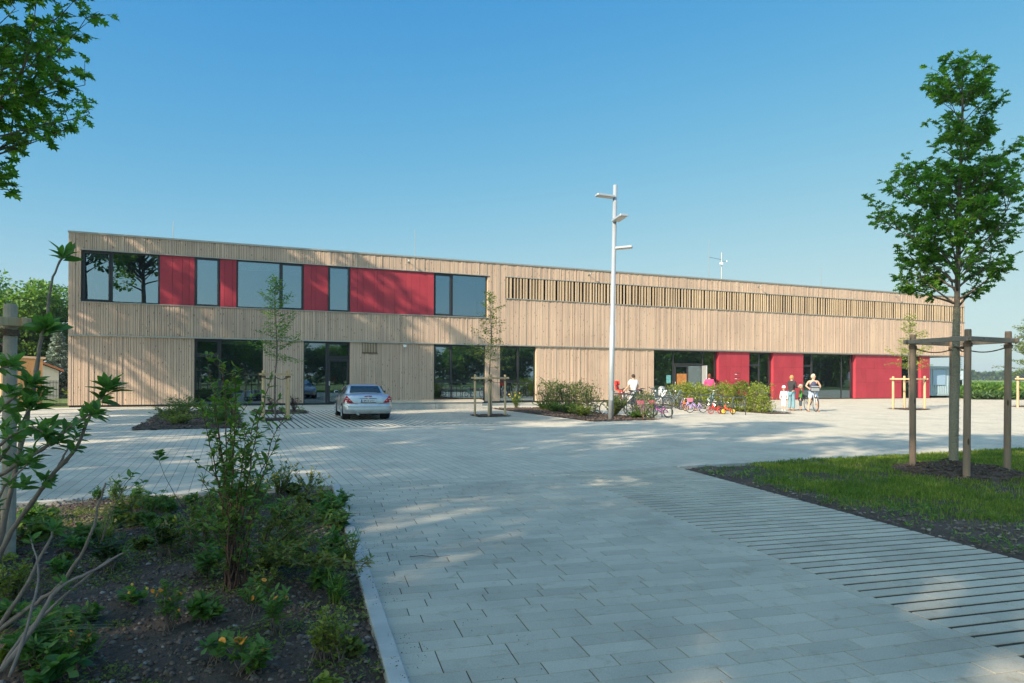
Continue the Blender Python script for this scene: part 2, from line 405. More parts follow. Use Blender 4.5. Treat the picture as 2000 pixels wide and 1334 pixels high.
def pavers(name, poly, origin, ang, course, length, gap, zt, mat, rnd, skirt=0.0, tilt=0.0, slot=None, holes=()):
    """real paving stones laid in courses; each clipped to the convex poly"""
    if poly_area(poly) < 0: poly = poly[::-1]
    rr = random.Random(rnd); c, s = math.cos(ang), math.sin(ang)
    loc = [((x - origin[0]) * c + (y - origin[1]) * s, -(x - origin[0]) * s + (y - origin[1]) * c) for x, y in poly]
    xs = [p[0] for p in loc]; ys = [p[1] for p in loc]
    m = MB(); j = math.floor(min(ys) / course)
    while j * course < max(ys):
        y0 = j * course + gap / 2; y1 = (j + 1) * course - gap / 2
        if slot: y1 = (j + 1) * course - slot
        off = (rr.choice((0.33, 0.5, 0.62, 0.16, 0.8)) if not slot else 0.0) * length
        k0 = math.floor((min(xs) - off) / length); k1 = math.ceil((max(xs) - off) / length)
        for k in range(k0, k1):
            x0 = off + k * length + gap / 2; x1 = x0 + length - gap
            if x1 < min(xs) or x0 > max(xs): continue
            q = clip([(x0, y0), (x1, y0), (x1, y1), (x0, y1)], loc)
            if len(q) < 3 or abs(poly_area(q)) < 1e-5: continue
            cx = sum(p[0] for p in q) / len(q); cy = sum(p[1] for p in q) / len(q)
            wx = origin[0] + cx * c - cy * s; wy = origin[1] + cx * s + cy * c
            if any(inside((wx, wy), h) for h in holes): continue
            a, b_, dz = rr.gauss(0, tilt), rr.gauss(0, tilt), rr.gauss(0, tilt * 0.12)
            top = []
            for x, y in q:
                top.append((origin[0] + x * c - y * s, origin[1] + x * s + y * c, zt + dz + a * (x - cx) + b_ * (y - cy)))
            n = len(top)
            if skirt:
                e = 0.0035; tp = []
                for (x, y, z) in top:
                    tp.append((x + (wx - x) * e / max(0.03, math.hypot(wx - x, wy - y)), y + (wy - y) * e / max(0.03, math.hypot(wx - x, wy - y)), z))
                mid = [(x, y, z - 0.003) for x, y, z in top]; bot = [(x, y, z - skirt) for x, y, z in top]
                fs = [tuple(range(n))]
                for i in range(n):
                    l = (i + 1) % n; fs += [(i, n + i, n + l, l), (n + i, 2 * n + i, 2 * n + l, n + l)]
                m.add(tp + mid + bot, fs)
            else: m.add(top, [tuple(range(n))])
        j += 1
    return tag(m.build(name, mat), kind='structure')

SA, SB = G(1095, 920), G(1831, 1217)
sdv = (SB - SA).normalized(); DANG = math.atan2(sdv.y, sdv.x) + R(90)     # courses run across the drive
LT = G(1298, 905); LR = G(2000, 1095); ld = (LR - LT).normalized()
def sline(y): return SA + sdv * ((y - SA.y) / sdv.y)
def lline(y): return LT + ld * ((y - LT.y) / ld.y)
# where the lines meet the border
def meet(p, d):
    # p + d*t with (.-BA).BN == OUTB + .0
    t_ = (OUTB + 0.0 - (p - BA).dot(BN)) / d.dot(BN); return p + d * t_
kt = meet(KT, kd); st_ = meet(SA, sdv); lt = meet(LT, ld)
sheet('joint_bed', [blk(-12, -.35), blk(95, -.35), blk(95, OUTB), blk(-12, OUTB)], -0.008, M['joint'])
sheet('drive_joint_bed', [(kt.x, kt.y), (lt.x, lt.y), (lline(-3).x, -3), (kline(-3).x, -3)], -0.006, M['joint_dark'])
drive_poly = [(kt.x, kt.y), (st_.x, st_.y), (sline(-3).x, -3), (kline(-3).x, -3)]
pavers('driveway', drive_poly, (SA.x, SA.y), DANG, 0.15, 0.41, 0.0065, 0.0, M['paver'], 3, skirt=0.03, tilt=0.002)
slot_poly = [(st_.x + 0.004, st_.y), (lt.x - 0.02, lt.y), (lline(-3).x, -3), (sline(-3).x + 0.004, -3)]
pavers('slotted_paving', slot_poly, (SA.x, SA.y), DANG, 0.15, 0.41, 0.0065, 0.002, M['paver'], 5, skirt=0.03, tilt=0.002, slot=0.032)
sheet('slot_filling', slot_poly, -0.004, M['slot'])

# plaza
beds = {}
def pz(s0, s1, o0, o1): return [blk(s0, o0), blk(s1, o0), blk(s1, o1), blk(s0, o1)]
beds['left'] = pz(4.3, 7.2, 5.15, 15.5)
beds['copper'] = pz(7.75, 9.85, 5.6, 8.2)
beds['hedge'] = pz(18.42, 21.25, 6.5, 16.3)
beds['beech'] = pz(28.2, 29.4, 4.4, 14.4)
TREE1, TREE2, TREE3, TREE4 = G(538, 820), G(957, 812.5), G(1775, 799.5), G(2010, 795)
for nm, T, r_ in (('pit1', TREE1, 0.5), ('pit2', TREE2, 0.62), ('pit3', TREE3, 0.7), ('pit4', TREE4, 0.7)):
    a = BANG; q = []
    for dx, dy in ((-1, -1), (1, -1), (1, 1), (-1, 1)):
        q.append((T.x + r_ * (dx * math.cos(a) - dy * math.sin(a)), T.y + r_ * (dx * math.sin(a) + dy * math.cos(a))))
    beds[nm] = q
holes = list(beds.values())
S_SL0, S_SL1, O_SL0, O_SL1 = 7.9, 18.4, 5.9, 16.2    # slotted parking bays by the building
b_ang = BANG - R(90)
org = (BA.x, BA.y)
pl = [pz(-12, 95, O_SL1, OUTB - 0.004)]
pavers('plaza', pl[0], org, b_ang, 0.15, 0.45, 0.006, 0.0, M['plaza'], 11, holes=holes)
pavers('plaza_side', pz(-12, S_SL0, -0.02, O_SL1 - 0.004), org, b_ang, 0.15, 0.45, 0.006, 0.0, M['plaza'], 12, holes=holes)
pavers('plaza_front', pz(S_SL1, 95, -0.3, O_SL1 - 0.004), org, b_ang, 0.15, 0.45, 0.006, 0.0, M['plaza'], 13, holes=holes)
pavers('house_strip', pz(S_SL0, S_SL1, -0.02, O_SL0 - 0.004), org, b_ang, 0.15, 0.45, 0.006, 0.0, M['plaza'], 14, holes=holes)
sheet('bay_filling', pz(S_SL0, S_SL1, O_SL0, O_SL1), -0.004, M['slot'])
pavers('parking_bay', pz(S_SL0, S_SL1, O_SL0, O_SL1 - 0.006), org, b_ang, 0.20, 0.60, 0.005, 0.001, M['plaza'], 15, slot=0.045, holes=holes)

# kerbs
def kerb(name, a, b, w=0.085, z0=-0.05, z1=0.018, out=None, mat=None):
    a = Vector(a); b = Vector(b); d = (b - a); L = d.length; ang = math.atan2(d.y, d.x); m = MB(); x = 0.0
    while x < L - 0.02:
        x2 = min(x + 1.0, L); m.bbox(x + 0.002, x2 - 0.002, 0 if out is None else out, (0 if out is None else out) + w, z0, z1, 0.006); x = x2
    o = m.build(name, mat or M['conc']); o.location = (a.x, a.y, 0); o.rotation_euler = (0, 0, ang); return tag(o, kind='structure')
M['kerb'] = plain('kerb_concrete', (0.42, 0.42, 0.385), 0.85, 0, 0.16, 4, 0.2)
kerb('driveway_kerb', kline(-3), kt, 0.10, mat=M['kerb'], z1=0.03)
kerb('bed_kerb', onb((W(0, 0) - W(0, 0)).x + (kt - BA).dot(BU) - 0.1) + (0,), onb((kt - BA).dot(BU) - 14) + (0,), 0.085, mat=M['kerb'])
kerb('lawn_kerb', (lt.x, lt.y, 0), (W((lt - BA).dot(BU) + 40, OUTB).x, W((lt - BA).dot(BU) + 40, OUTB).y, 0), 0.06, out=-0.068, z1=0.012, mat=M['kerb'])

# soil with real unevenness
def soil(name, poly, step, amp, zoff, mat, seed=0, mound=None, grade=0.10):
    xs = [p[0] for p in poly]; ys = [p[1] for p in poly]
    nx = int((max(xs) - min(xs)) / step) + 2; ny = int((max(ys) - min(ys)) / step) + 2
    idx = {}; m = MB()
    def edged(x, y):
        d = 9
        for i in range(len(poly)):
            ax, ay = poly[i]; bx, by = poly[(i + 1) % len(poly)]
            L2 = (bx - ax) ** 2 + (by - ay) ** 2; tt = max(0, min(1, ((x - ax) * (bx - ax) + (y - ay) * (by - ay)) / L2))
            d = min(d, math.hypot(x - ax - tt * (bx - ax), y - ay - tt * (by - ay)))
        return d
    def vid(i, j):
        if (i, j) in idx: return idx[(i, j)]
        x = min(xs) + i * step; y = min(ys) + j * step
        n = noise.fractal(Vector((x * 1.6, y * 1.6, seed)), 0.9, 2.1, 4) * 0.6 + noise.fractal(Vector((x * 9, y * 9, seed + 5)), 0.8, 2.1, 3) * 0.3
        z = zoff + amp * n
        e = edged(x, y); z -= grade * max(0, 1 - e / 0.25) * 0.4
        if mound:
            for (mx, my, mr, mh) in mound:
                d = math.hypot(x - mx, y - my) / mr
                if d < 1: z += mh * (1 - d * d) ** 1.2 * (1 + 0.4 * n)
        idx[(i, j)] = len(m.v); m.v.append((x, y, z)); return idx[(i, j)]
    for i in range(nx):
        for j in range(ny):
            if inside((min(xs) + (i + 0.5) * step, min(ys) + (j + 0.5) * step), poly):
                m.f.append((vid(i, j), vid(i + 1, j), vid(i + 1, j + 1), vid(i, j + 1))); m.m.append(0)
    o = m.build(name, mat, smooth=True)
    return tag(o, kind='structure')
bl = W((kt - BA).dot(BU) - 12, OUTB + 0.09)
bedpoly = [((kt + BN * 0.09).x - 0.03, (kt + BN * 0.09).y), (kline(0.8).x - 0.02, 0.8), (-9, 0.8), (-9, 7.0), (bl.x, bl.y)]
OAKL = Vector((-4.90, 5.56, 0))
bedpoly = [((kt + BN * 0.09).x - 0.02, (kt + BN * 0.09).y), (kline(0.8).x - 0.01, 0.8), (-10, 0.8), (bl.x, bl.y)]
soil('planting_bed_soil', bedpoly, 0.045, 0.055, -0.005, M['soil'], 1, mound=[(OAKL.x, OAKL.y, 1.1, 0.14)])
OAKR = Vector((7.28, 11.13, 0))
lawn_far = W((lt - BA).dot(BU) + 34, OUTB + 0.065); lawn_tip = lt + BN * 0.08
lawnpoly = [(lawn_tip.x + 0.01, lawn_tip.y), (lline(1.5).x + 0.005, 1.5), (26, 1.5), (lawn_far.x, lawn_far.y)]
soil('lawn_soil', lawnpoly, 0.12, 0.05, -0.004, M['soil'], 4, mound=[(OAKR.x, OAKR.y, 1.15, 0.17)])
for k in ('left', 'copper', 'hedge', 'beech', 'pit1', 'pit2', 'pit3', 'pit4'):
    soil('soil_' + {'left': 'left_bed', 'copper': 'copper_bed', 'hedge': 'hedge_bed', 'beech': 'beech_bed'}.get(k, 'tree_pit'), beds[k], 0.18 if k[0] != 'p' else 0.12, 0.03, 0.022, M['soil'], 9, grade=.03)

# stones and bark chips
def scatter_stones(name, poly, n, smin, smax, mat, seed, zf, ex=2.2, flat=0.6):
    rs = np.random.RandomState(seed); xs = [p[0] for p in poly]; ys = [p[1] for p in poly]
    base = np.array([(1, 0, 0), (0, 1, 0), (-1, 0, 0), (0, -1, 0), (0, 0, 1), (0, 0, -1), (.6, .6, .5), (-.6, .6, .5), (-.6, -.6, .5), (.6, -.6, .5)], float)
    bf = np.array([(0, 6, 9), (0, 1, 6), (1, 7, 6), (1, 2, 7), (2, 8, 7), (2, 3, 8), (3, 9, 8), (3, 0, 9), (6, 7, 4), (7, 8, 4), (8, 9, 4), (9, 6, 4)])
    V = []; F = []; k = 0
    while k < n:
        x = rs.uniform(min(xs), max(xs)); y = rs.uniform(min(ys), max(ys))
        if not inside((x, y), poly): continue
        if noise.noise(Vector((x * 1.3, y * 1.3, seed))) < rs.uniform(-0.6, 0.25): 
            if rs.rand() < 0.7: continue
        s = smin + (smax - smin) * rs.rand() ** ex
        a = rs.uniform(0, 6.28); c, d = math.cos(a), math.sin(a)
        b = base * (1 + rs.uniform(-.22, .22, base.shape)) * np.array([s, s * rs.uniform(.6, 1), s * flat])
        b = b @ np.array([[c, d, 0], [-d, c, 0], [0, 0, 1]]) + np.array([x, y, zf(x, y) + s * 0.12])
        V.append(b); F.append(bf + k * 10); k += 1
    o = npmesh(name, np.vstack(V), np.vstack(F), mat, smooth=False); return tag(o, kind='stuff')
def stonemat(name, cols):
    m = bpy.data.materials.new(name); t, b = nt(m); g = N(t, 'ShaderNodeNewGeometry')
    r = ramp(t, [(i / (len(cols) - 1), c) for i, c in enumerate(cols)]); t.links.new(g.outputs['Random Per Island'], r.inputs[0])
    t.links.new(r.outputs[0], b.inputs['Base Color']); b.inputs['Roughness'].default_value = 0.85; return m
M['stones'] = stonemat('pebbles', [(0.07, 0.052, 0.04), (0.12, 0.10, 0.08), (0.19, 0.17, 0.145), (0.09, 0.075, 0.06), (0.28, 0.265, 0.235)])
M['stones_b'] = stonemat('brown_pebbles', [(0.07, 0.05, 0.035), (0.13, 0.10, 0.075), (0.20, 0.17, 0.13), (0.10, 0.075, 0.055), (0.30, 0.27, 0.22)])
M['chips'] = stonemat('bark_chips', [(0.035, 0.022, 0.015), (0.07, 0.045, 0.03), (0.12, 0.085, 0.06), (0.05, 0.03, 0.022)])
def hf(seed, amp, zoff, mound=None):
    def f(x, y):
        n = noise.fractal(Vector((x * 1.6, y * 1.6, seed)), 0.9, 2.1, 4) * 0.6 + noise.fractal(Vector((x * 9, y * 9, seed + 5)), 0.8, 2.1, 3) * 0.3
        z = zoff + amp * n
        if mound:
            mx, my, mr, mh = mound; d = math.hypot(x - mx, y - my) / mr
            if d < 1: z += mh * (1 - d * d) ** 1.2 * (1 + 0.4 * n)
        return z
    return f
HB = hf(1, 0.055, -0.005, (OAKL.x, OAKL.y, 1.1, 0.14)); HL = hf(4, 0.05, -0.004, (OAKR.x, OAKR.y, 1.15, 0.17))
near = [(kline(9.0).x - 0.05, 9.0), (kline(1.6).x - 0.05, 1.6), (-4.2, 2.0), (-7.5, 8.2)]
scatter_stones('bed_pebbles', near, 13000, 0.003, 0.027, M['stones'], 3, HB, ex=3.6)
M['clod'] = stonemat('soil_clods', [(0.05, 0.036, 0.026), (0.09, 0.065, 0.046), (0.13, 0.095, 0.068)])
scatter_stones('soil_clods', near, 20000, 0.004, 0.022, M['clod'], 31, HB, ex=2.2, flat=.8)
for nm, O, hh in (('bark_mulch', OAKR, HL), ('bark_mulch_left', OAKL, HB)):
    circ = [(O.x + 1.0 * math.cos(a * 0.5236), O.y + 1.0 * math.sin(a * 0.5236)) for a in range(12)]
    o = scatter_stones('bark_mulch', circ, 6500, 0.008, 0.034, M['chips'], 8, hh, flat=0.35, ex=1.2)
for k, n_ in (('left', 2500), ('copper', 900), ('hedge', 3500), ('beech', 1500), ('pit1', 400), ('pit2', 400), ('pit3', 300), ('pit4', 300)):
    scatter_stones('bed_mulch', beds[k], n_, 0.02, 0.07, M['chips'], 12, lambda x, y: 0.03, flat=0.4, ex=1.2)
edge_strip = [(lline(11.8).x + 0.05, 11.8), (lline(2).x + 0.02, 2.0), (lline(2).x + 1.2, 2.0), (lline(7).x + 1.3, 7), (lline(11.5).x + 0.35, 11.5)]
scatter_stones('lawn_edge_pebbles', edge_strip, 2200, 0.005, 0.03, M['stones_b'], 21, HL, ex=2.2)

# lawn: real blades
def grass(name, n, region, dens, mat, seed, h0, h1, zf, wd=0.004):
    rs = np.random.RandomState(seed); xs = [p[0] for p in region]; ys = [p[1] for p in region]
    pts = []
    while len(pts) < n:
        x = rs.uniform(min(xs), max(xs)); y = rs.uniform(min(ys), max(ys))
        if inside((x, y), region) and rs.rand() < dens(x, y): pts.append((x, y, zf(x, y)))
    p = np.array(pts); k = len(p); a = rs.uniform(0, 6.28, k); h = rs.uniform(h0, h1, k); lean = rs.uniform(0.1, 0.8, k) * h; b = rs.uniform(0, 6.28, k)
    w = wd * rs.uniform(0.7, 1.4, k) * (1 + 0.10 * np.maximum(0, p[:, 1] - 6))
    sx, sy = np.cos(a) * w, np.sin(a) * w; lx, ly = np.cos(b) * lean, np.sin(b) * lean
    V = np.zeros((k, 5, 3))
    V[:, 0] = p + np.c_[sx, sy, 0 * h - 0.01]; V[:, 1] = p + np.c_[-sx, -sy, 0 * h - 0.01]
    V[:, 2] = p + np.c_[-sx * .7 + lx * .35, -sy * .7 + ly * .35, h * .6]; V[:, 3] = p + np.c_[sx * .7 + lx * .35, sy * .7 + ly * .35, h * .6]
    V[:, 4] = p + np.c_[lx, ly, h]
    o = np.arange(k)[:, None] * 5
    F = np.vstack([np.array([[0, 1, 2]]) + o, np.array([[0, 2, 3]]) + o, np.array([[3, 2, 4]]) + o])
    ob = npmesh(name, V.reshape(-1, 3), F, mat); return tag(ob, kind='stuff')
def lawn_dens(x, y):
    e = (x - lline(y).x) * 0.97                       # distance from the drive
    d = max(0.0, min(1.0, (e - 0.22 + 0.5 * noise.noise(Vector((x * 1.1, y * 1.1, 3)))) / 0.7))
    tip = math.hypot(x - lt.x, y - lt.y)
    d *= max(0.03, min(1, (tip - 1.3 + 0.6 * noise.noise(Vector((x * 2, y * 2, 1)))) / 0.7))
    if y < 7.5: d *= max(0.04, min(1, (e - 1.0 - 0.35 * (7.5 - y) + 0.6 * noise.noise(Vector((x * 1.7, y * 1.7, 8)))) / 0.8))
    r = math.hypot(x - OAKR.x, y - OAKR.y)
    if r < 0.98: d *= 0.01
    if y > 13: d *= 0.7
    return max(d, 0.012) * max(.12, 0.62 + 0.9 * noise.noise(Vector((x * .8, y * .8, 12))) + 0.5 * noise.noise(Vector((x * 2.6, y * 2.6, 2))))
lw = [(lawn_tip.x + 0.05, lawn_tip.y - 0.05), (lline(4.5).x + 0.05, 4.5), (9, 4.5), (17, 13), (19, 18.3)]
grass('lawn_grass', 165000, lw, lawn_dens, M['lawn'], 5, 0.025, 0.07, HL, 0.0032)
sheet_l = [(lt.x + 2.6, lt.y + 0.55), (lline(8.0).x + 1.3, 8.0), (lline(4).x + 3.2, 4), (26, 4), (lawn_far.x, lawn_far.y)]

# soil crumbs washed over kerb and paving
def crumbs(n, seed):
    rs = random.Random(seed); V = []; m = MB(); k = 0
    while k < n:
        y = rs.uniform(2.2, 9.2); kx = kline(y).x; x = kx - .05 + rs.expovariate(3.2)
        if noise.noise(Vector((x * 2.2, y * 1.6, 7))) < -.05 + (x - kx) * .25: continue
        q = rs.uniform(.0015, .005); m.add([(x - q, y, .031 if x < kx + .12 else .001), (x, y - q, .031 if x < kx + .12 else .001), (x + q, y, .031 if x < kx + .12 else .001), (x, y + q * .7, .031 if x < kx + .12 else .001), (x, y, q * .9 + (.031 if x < kx + .12 else .001))], [(0, 1, 4), (1, 2, 4), (2, 3, 4), (3, 0, 4)]); k += 1
    while k < n * 1.1:
        y = rs.uniform(2.5, 20); x = rs.uniform(-.3, 1) * y * .6 + .5
        if not kline(min(y, 9)).x < x < lline(y).x: continue
        q = rs.uniform(.002, .005); m.add([(x - q, y, .002), (x, y - q, .002), (x + q, y, .002), (x, y + q * .7, .002), (x, y, q * .8)], [(0, 1, 4), (1, 2, 4), (2, 3, 4), (3, 0, 4)]); k += 1
    return tag(m.build('soil_crumbs', M['chips']), kind='stuff')
crumbs(700, 4)
# ================================================================ the building
B = empty('school_building', tuple(BA), BANG, 'long two storey larch clad school building with red panels, slatted band and flat roof', 'building')
# local frame: x along the facade, y into the building, z up
SE, ZR, ZL = 61.92, 8.14, 3.36
rb = random.Random(5)
def plankrow(m, s0, s1, z0, z1, y=0.0, depth=(0.022, 0.034, 0.048), jit=0.0):
    x = s0
    while x < s1 - 1e-3:
        w = rb.choice((0.07, 0.09, 0.10, 0.12, 0.14)); x2 = min(x + w, s1)
        if s1 - x2 < 0.05: x2 = s1
        d = rb.choice(depth); g_ = 0.006
        m.box(x + g_, x2 - g_, y - d, y + 0.005, z0, z1); x = x2
def cladding(name, rects, y=0.0, label=None):
    m = MB(); bk = MB()
    for (s0, s1, z0, z1) in rects:
        plankrow(m, s0, s1, z0, z1, y)
        bk.box(s0, s1, y + 0.004, y + 0.16, z0, z1)
    o = m.build('cladding', M['wood'], B)
    if label: o['label'] = label
    bk.build('wall_backing', M['backing'], B)
    return o
def clad_split(rects, y=0.0):
    cladding('cladding', rects, y)
clad_split([(0, 0.46, ZL + .03, ZR - .05), (0.46, 20.66, 7.37, ZR - .05), (20.66, 21.74, ZL + .03, ZR - .05), (21.74, SE, 7.38, ZR - .05)])
clad_split([(0.46, 20.66, ZL + .03, 4.90)])
clad_split([(21.74, SE, ZL + .03, 6.08)])
YL = 0.05
clad_split([(0, 5.22, 0.10, ZL - .03)], YL)
clad_split([(8.47, 10.40, 0.10, ZL - .03)], YL)
clad_split([(12.84, 17.42, 0.10, ZL - .03)], YL)
clad_split([(20.57, 21.42, 0.10, ZL - .03)], YL)
clad_split([(23.77, 32.08, 0.10, ZL - .03)], YL)
# plinth, flashings, coping
f = MB(); f.box(0, 32.08, YL + .01, 0.3, -0.1, 0.10); f.box(32.08, 58.0, 0.30, 0.6, -0.1, 0.05); f.build('plinth', M['dark'], B)
f = MB(); f.box(-0.03, SE + 0.03, -0.075, 0.18, ZL - .028, ZL + .028)
f.build('floor_flashing', M['flash'], B)
f = MB(); f.box(0.40, 20.72, -0.075, 0.12, 7.335, 7.37); f.box(0.40, 20.72, -0.09, 0.12, 4.90, 4.935)
f.build('window_flashing', M['flash'], B)
f = MB(); f.box(21.70, SE + .02, -0.075, 0.10, 7.345, 7.38); f.box(21.70, SE + .02, -0.085, 0.12, 6.08, 6.12)
f.build('louvre_flashing', M['flash'], B)
f = MB(); f.box(-0.05, SE + .05, -0.085, 0.40, ZR - .05, ZR + .03); f.box(-0.05, 0.35, 0.40, 15.9, ZR - .05, ZR + .03); f.box(SE - .35, SE + .05, 0.40, 15.9, ZR - .05, ZR + .03)
f.box(-0.05, SE + .05, 15.9, 16.1, ZR - .05, ZR + .03)
f.build('roof_coping', M['flash'], B)
f = MB(); f.box(0.3, SE - .3, 0.38, 15.9, ZR - .5, ZR - .22); f.build('roof', M['roof'], B)
# slatted band
m = MB(); x = 21.80
while x < SE - .05:
    w = rb.choice((0.08, 0.10, 0.12)); m.box(x, x + w, -0.05, -0.02, 6.12, 7.345)
    x += w + rb.choice((0.07, 0.11, 0.15, 0.10))
m.build('slat_screen', M['slat'], B)
m = MB(); m.box(21.74, SE, 0.28, 0.34, 6.0, 7.5); m.build('screen_backing', M['void'], B)
# flanks, rear, floors
m = MB()
def sideclad(m, x, sgn, y0, y1, z0, z1):
    y = y0
    while y < y1:
        w = rb.choice((0.08, 0.1, 0.12, 0.14)); y2 = min(y + w, y1); d = rb.choice((0.02, 0.035))
        m.box(min(x, x + sgn * d), max(x, x + sgn * d), y + .005, y2 - .005, z0, z1); y = y2
sideclad(m, 0.0, -1, 0.0, 16, 0.1, ZR - .05); m.build('end_cladding', M['wood'], B); m = MB(); sideclad(m, SE, 1, 0.0, 16, ZL, ZR - .05)
m.build('end_cladding', M['wood'], B)
m = MB(); m.box(0.0, 0.2, 0.17, 16, 0, ZR - .06); m.box(SE - .2, SE, 0.17, 16, ZL + .03, ZR - .06); m.box(0.2, SE - .2, 15.8, 16, 0, ZR - .06)
m.box(57.8, 58.0, 0.55, 15.8, 0, ZL - .03)
m.build('outer_wall', M['backing'], B)
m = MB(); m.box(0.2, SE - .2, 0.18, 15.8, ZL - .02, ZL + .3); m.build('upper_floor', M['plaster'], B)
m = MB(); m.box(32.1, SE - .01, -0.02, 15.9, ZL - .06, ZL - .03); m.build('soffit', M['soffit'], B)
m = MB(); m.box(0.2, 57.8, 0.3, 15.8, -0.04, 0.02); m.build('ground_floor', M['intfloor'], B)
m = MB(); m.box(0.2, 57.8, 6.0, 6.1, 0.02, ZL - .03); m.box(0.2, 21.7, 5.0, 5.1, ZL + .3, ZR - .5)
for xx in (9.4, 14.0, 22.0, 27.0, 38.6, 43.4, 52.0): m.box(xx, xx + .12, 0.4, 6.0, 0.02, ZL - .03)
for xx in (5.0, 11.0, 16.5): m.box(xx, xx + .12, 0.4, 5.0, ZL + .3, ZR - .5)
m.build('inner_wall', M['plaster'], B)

def window(s0, s1, z0, z1, y, bars=(), rails=(), fw=0.065, glass='glass', name='window', deep=0.09, edge=True, jamb=True):
    """frame with its bars, the panes are a child"""
    m = MB(); D = deep
    m.bbox(s0, s0 + fw, y, y + D, z0, z1, 0.006); m.bbox(s1 - fw, s1, y, y + D, z0, z1, 0.006)
    m.bbox(s0 + fw, s1 - fw, y, y + D, z1 - fw, z1, 0.006); m.bbox(s0 + fw, s1 - fw, y, y + D, z0, z0 + fw, 0.006)
    for (b, w) in bars: m.bbox(b - w / 2, b + w / 2, y - .002, y + D, z0 + fw, z1 - fw, 0.006)
    for (a, b, z, w) in rails: m.bbox(a, b, y - .004, y + D, z - w / 2, z + w / 2, 0.006)
    o = m.build(name, M['frame'], B)
    p = MB(); p.add([(s0 + fw / 2, y + D * .5, z0 + fw / 2), (s1 - fw / 2, y + D * .5, z0 + fw / 2), (s1 - fw / 2, y + D * .5, z1 - fw / 2), (s0 + fw / 2, y + D * .5, z1 - fw / 2)], [(0, 1, 2, 3)])
    p.build('pane', M[glass], o)
    return o
def sash(o, s0, s1, z0, z1, y, w=0.075):
    m = MB(); m.bbox(s0, s0 + w, y, y + .03, z0, z1, 0.005); m.bbox(s1 - w, s1, y, y + .03, z0, z1, 0.005)
    m.bbox(s0 + w, s1 - w, y, y + .03, z1 - w, z1, 0.005); m.bbox(s0 + w, s1 - w, y, y + .03, z0, z0 + w, 0.005)
    h = MB(); 
    return m.build('sash', M['frame'], o)
ZB, ZT = 4.935, 7.335; YU = 0.09
def reveal(s0, s1, z0, z1, y0=0.0, y1=0.2):
    for a, b in ((s0 - .03, s0), (s1, s1 + .03)): m = MB(); m.box(a, b, y0, y1, z0, z1); m.build('reveal', M['slat'], B)
wA = window(0.48, 3.71, ZB, ZT, YU, bars=((1.69, 0.10),)); sash(wA, 0.53, 1.64, ZB + .05, ZT - .05, YU - .025)
wB = window(5.27, 6.38, ZB - .02, ZT, 0.0); sash(wB, 5.30, 6.35, ZB + .02, ZT - .03, -0.025)
wC = window(7.18, 10.40, ZB, ZT, YU - .05, bars=((9.27, 0.12),)); sash(wC, 9.30, 10.38, ZB + .03, ZT - .03, YU - .075)
wD = window(11.65, 12.78, ZB - .02, ZT, 0.0); sash(wD, 11.68, 12.75, ZB + .02, ZT - .03, -0.025)
wE = window(17.44, 20.62, ZB, ZT, YU, bars=((18.52, 0.10),), glass='glass'); sash(wE, 17.48, 18.47, ZB + .05, ZT - .05, YU - .025)
reveal(0.46, 20.63, ZB, ZT)
# upper red panels
def redpanel(joints, z0, z1, y, rails=()):
    m = MB(); zs = [z0] + sorted(rails) + [z1]
    for a, b in zip(joints[:-1], joints[1:]):
        zz = zs if rails else [z0, z1]
        for c, d in zip(zz[:-1], zz[1:]):
            m.bbox(a + .006, b - .006, y - .02, y, c + .005, d - .005, 0.003)
    o = m.build('red_panel', M['red'], B)
    k = MB(); k.box(joints[0] + .004, joints[-1] - .004, y + .001, y + .12, z0, z1); k.build('panel_backing', M['backing'], o)
    return o
redpanel([3.72, 4.28, 4.72, 5.02, 5.26], ZB, ZT, 0.03)
redpanel([6.39, 6.62, 6.98, 7.17], ZB, ZT, 0.03)
redpanel([10.41, 10.80, 11.03, 11.64], ZB, ZT, 0.03)
redpanel([12.79, 13.18, 13.48, 14.08, 14.24, 14.60, 15.20, 15.85, 16.15, 16.62, 17.05, 17.43], ZB, ZT, 0.03)
# ground floor, left wing
Z0, Z1 = 0.02, 3.31; YG = 0.14
w = window(5.26, 8.45, Z0, Z1, YG, bars=((6.42, 0.12),), rails=((5.3, 6.4, 2.50, 0.14),), glass='glass2'); 
sash(w, 5.32, 6.36, 2.57, 3.25, YG - .03, 0.06)
w = window(10.42, 12.82, Z0, Z1, YG, bars=((11.62, 0.12),), rails=((11.6, 12.8, 2.46, 0.14),), glass='glass2')
sash(w, 11.68, 12.78, 2.53, 3.25, YG - .06, 0.06)
# door leaf
def door(s0, s1, z0, z1, y, pane='glass2', mat='frame', hand=1, leafw=0.09):
    m = MB(); W_ = leafw
    m.bbox(s0, s0 + W_, y, y + .06, z0, z1, 0.006); m.bbox(s1 - W_, s1, y, y + .06, z0, z1, 0.006)
    m.bbox(s0 + W_, s1 - W_, y, y + .06, z1 - W_, z1, 0.006); m.bbox(s0 + W_, s1 - W_, y, y + .06, z0, z0 + W_ * 1.3, 0.006)
    o = m.build('door', M[mat], B)
    p = MB(); p.add([(s0 + W_, y + .03, z0 + W_), (s1 - W_, y + .03, z0 + W_), (s1 - W_, y + .03, z1 - W_), (s0 + W_, y + .03, z1 - W_)], [(0, 1, 2, 3)]); p.build('pane', M[pane], o)
    h = MB(); hx = s0 + .045 if hand > 0 else s1 - .045
    h.tube([(hx, y - .05, 1.0), (hx, y - .05, 1.25)], 0.012, 6); h.tube([(hx, y, 1.03), (hx, y - .05, 1.03)], 0.008, 6); h.tube([(hx, y, 1.22), (hx, y - .05, 1.22)], 0.008, 6)
    h.build('handle', M['white'], o)
    return o
door(11.70, 12.76, 0.06, 2.38, YG - .03)
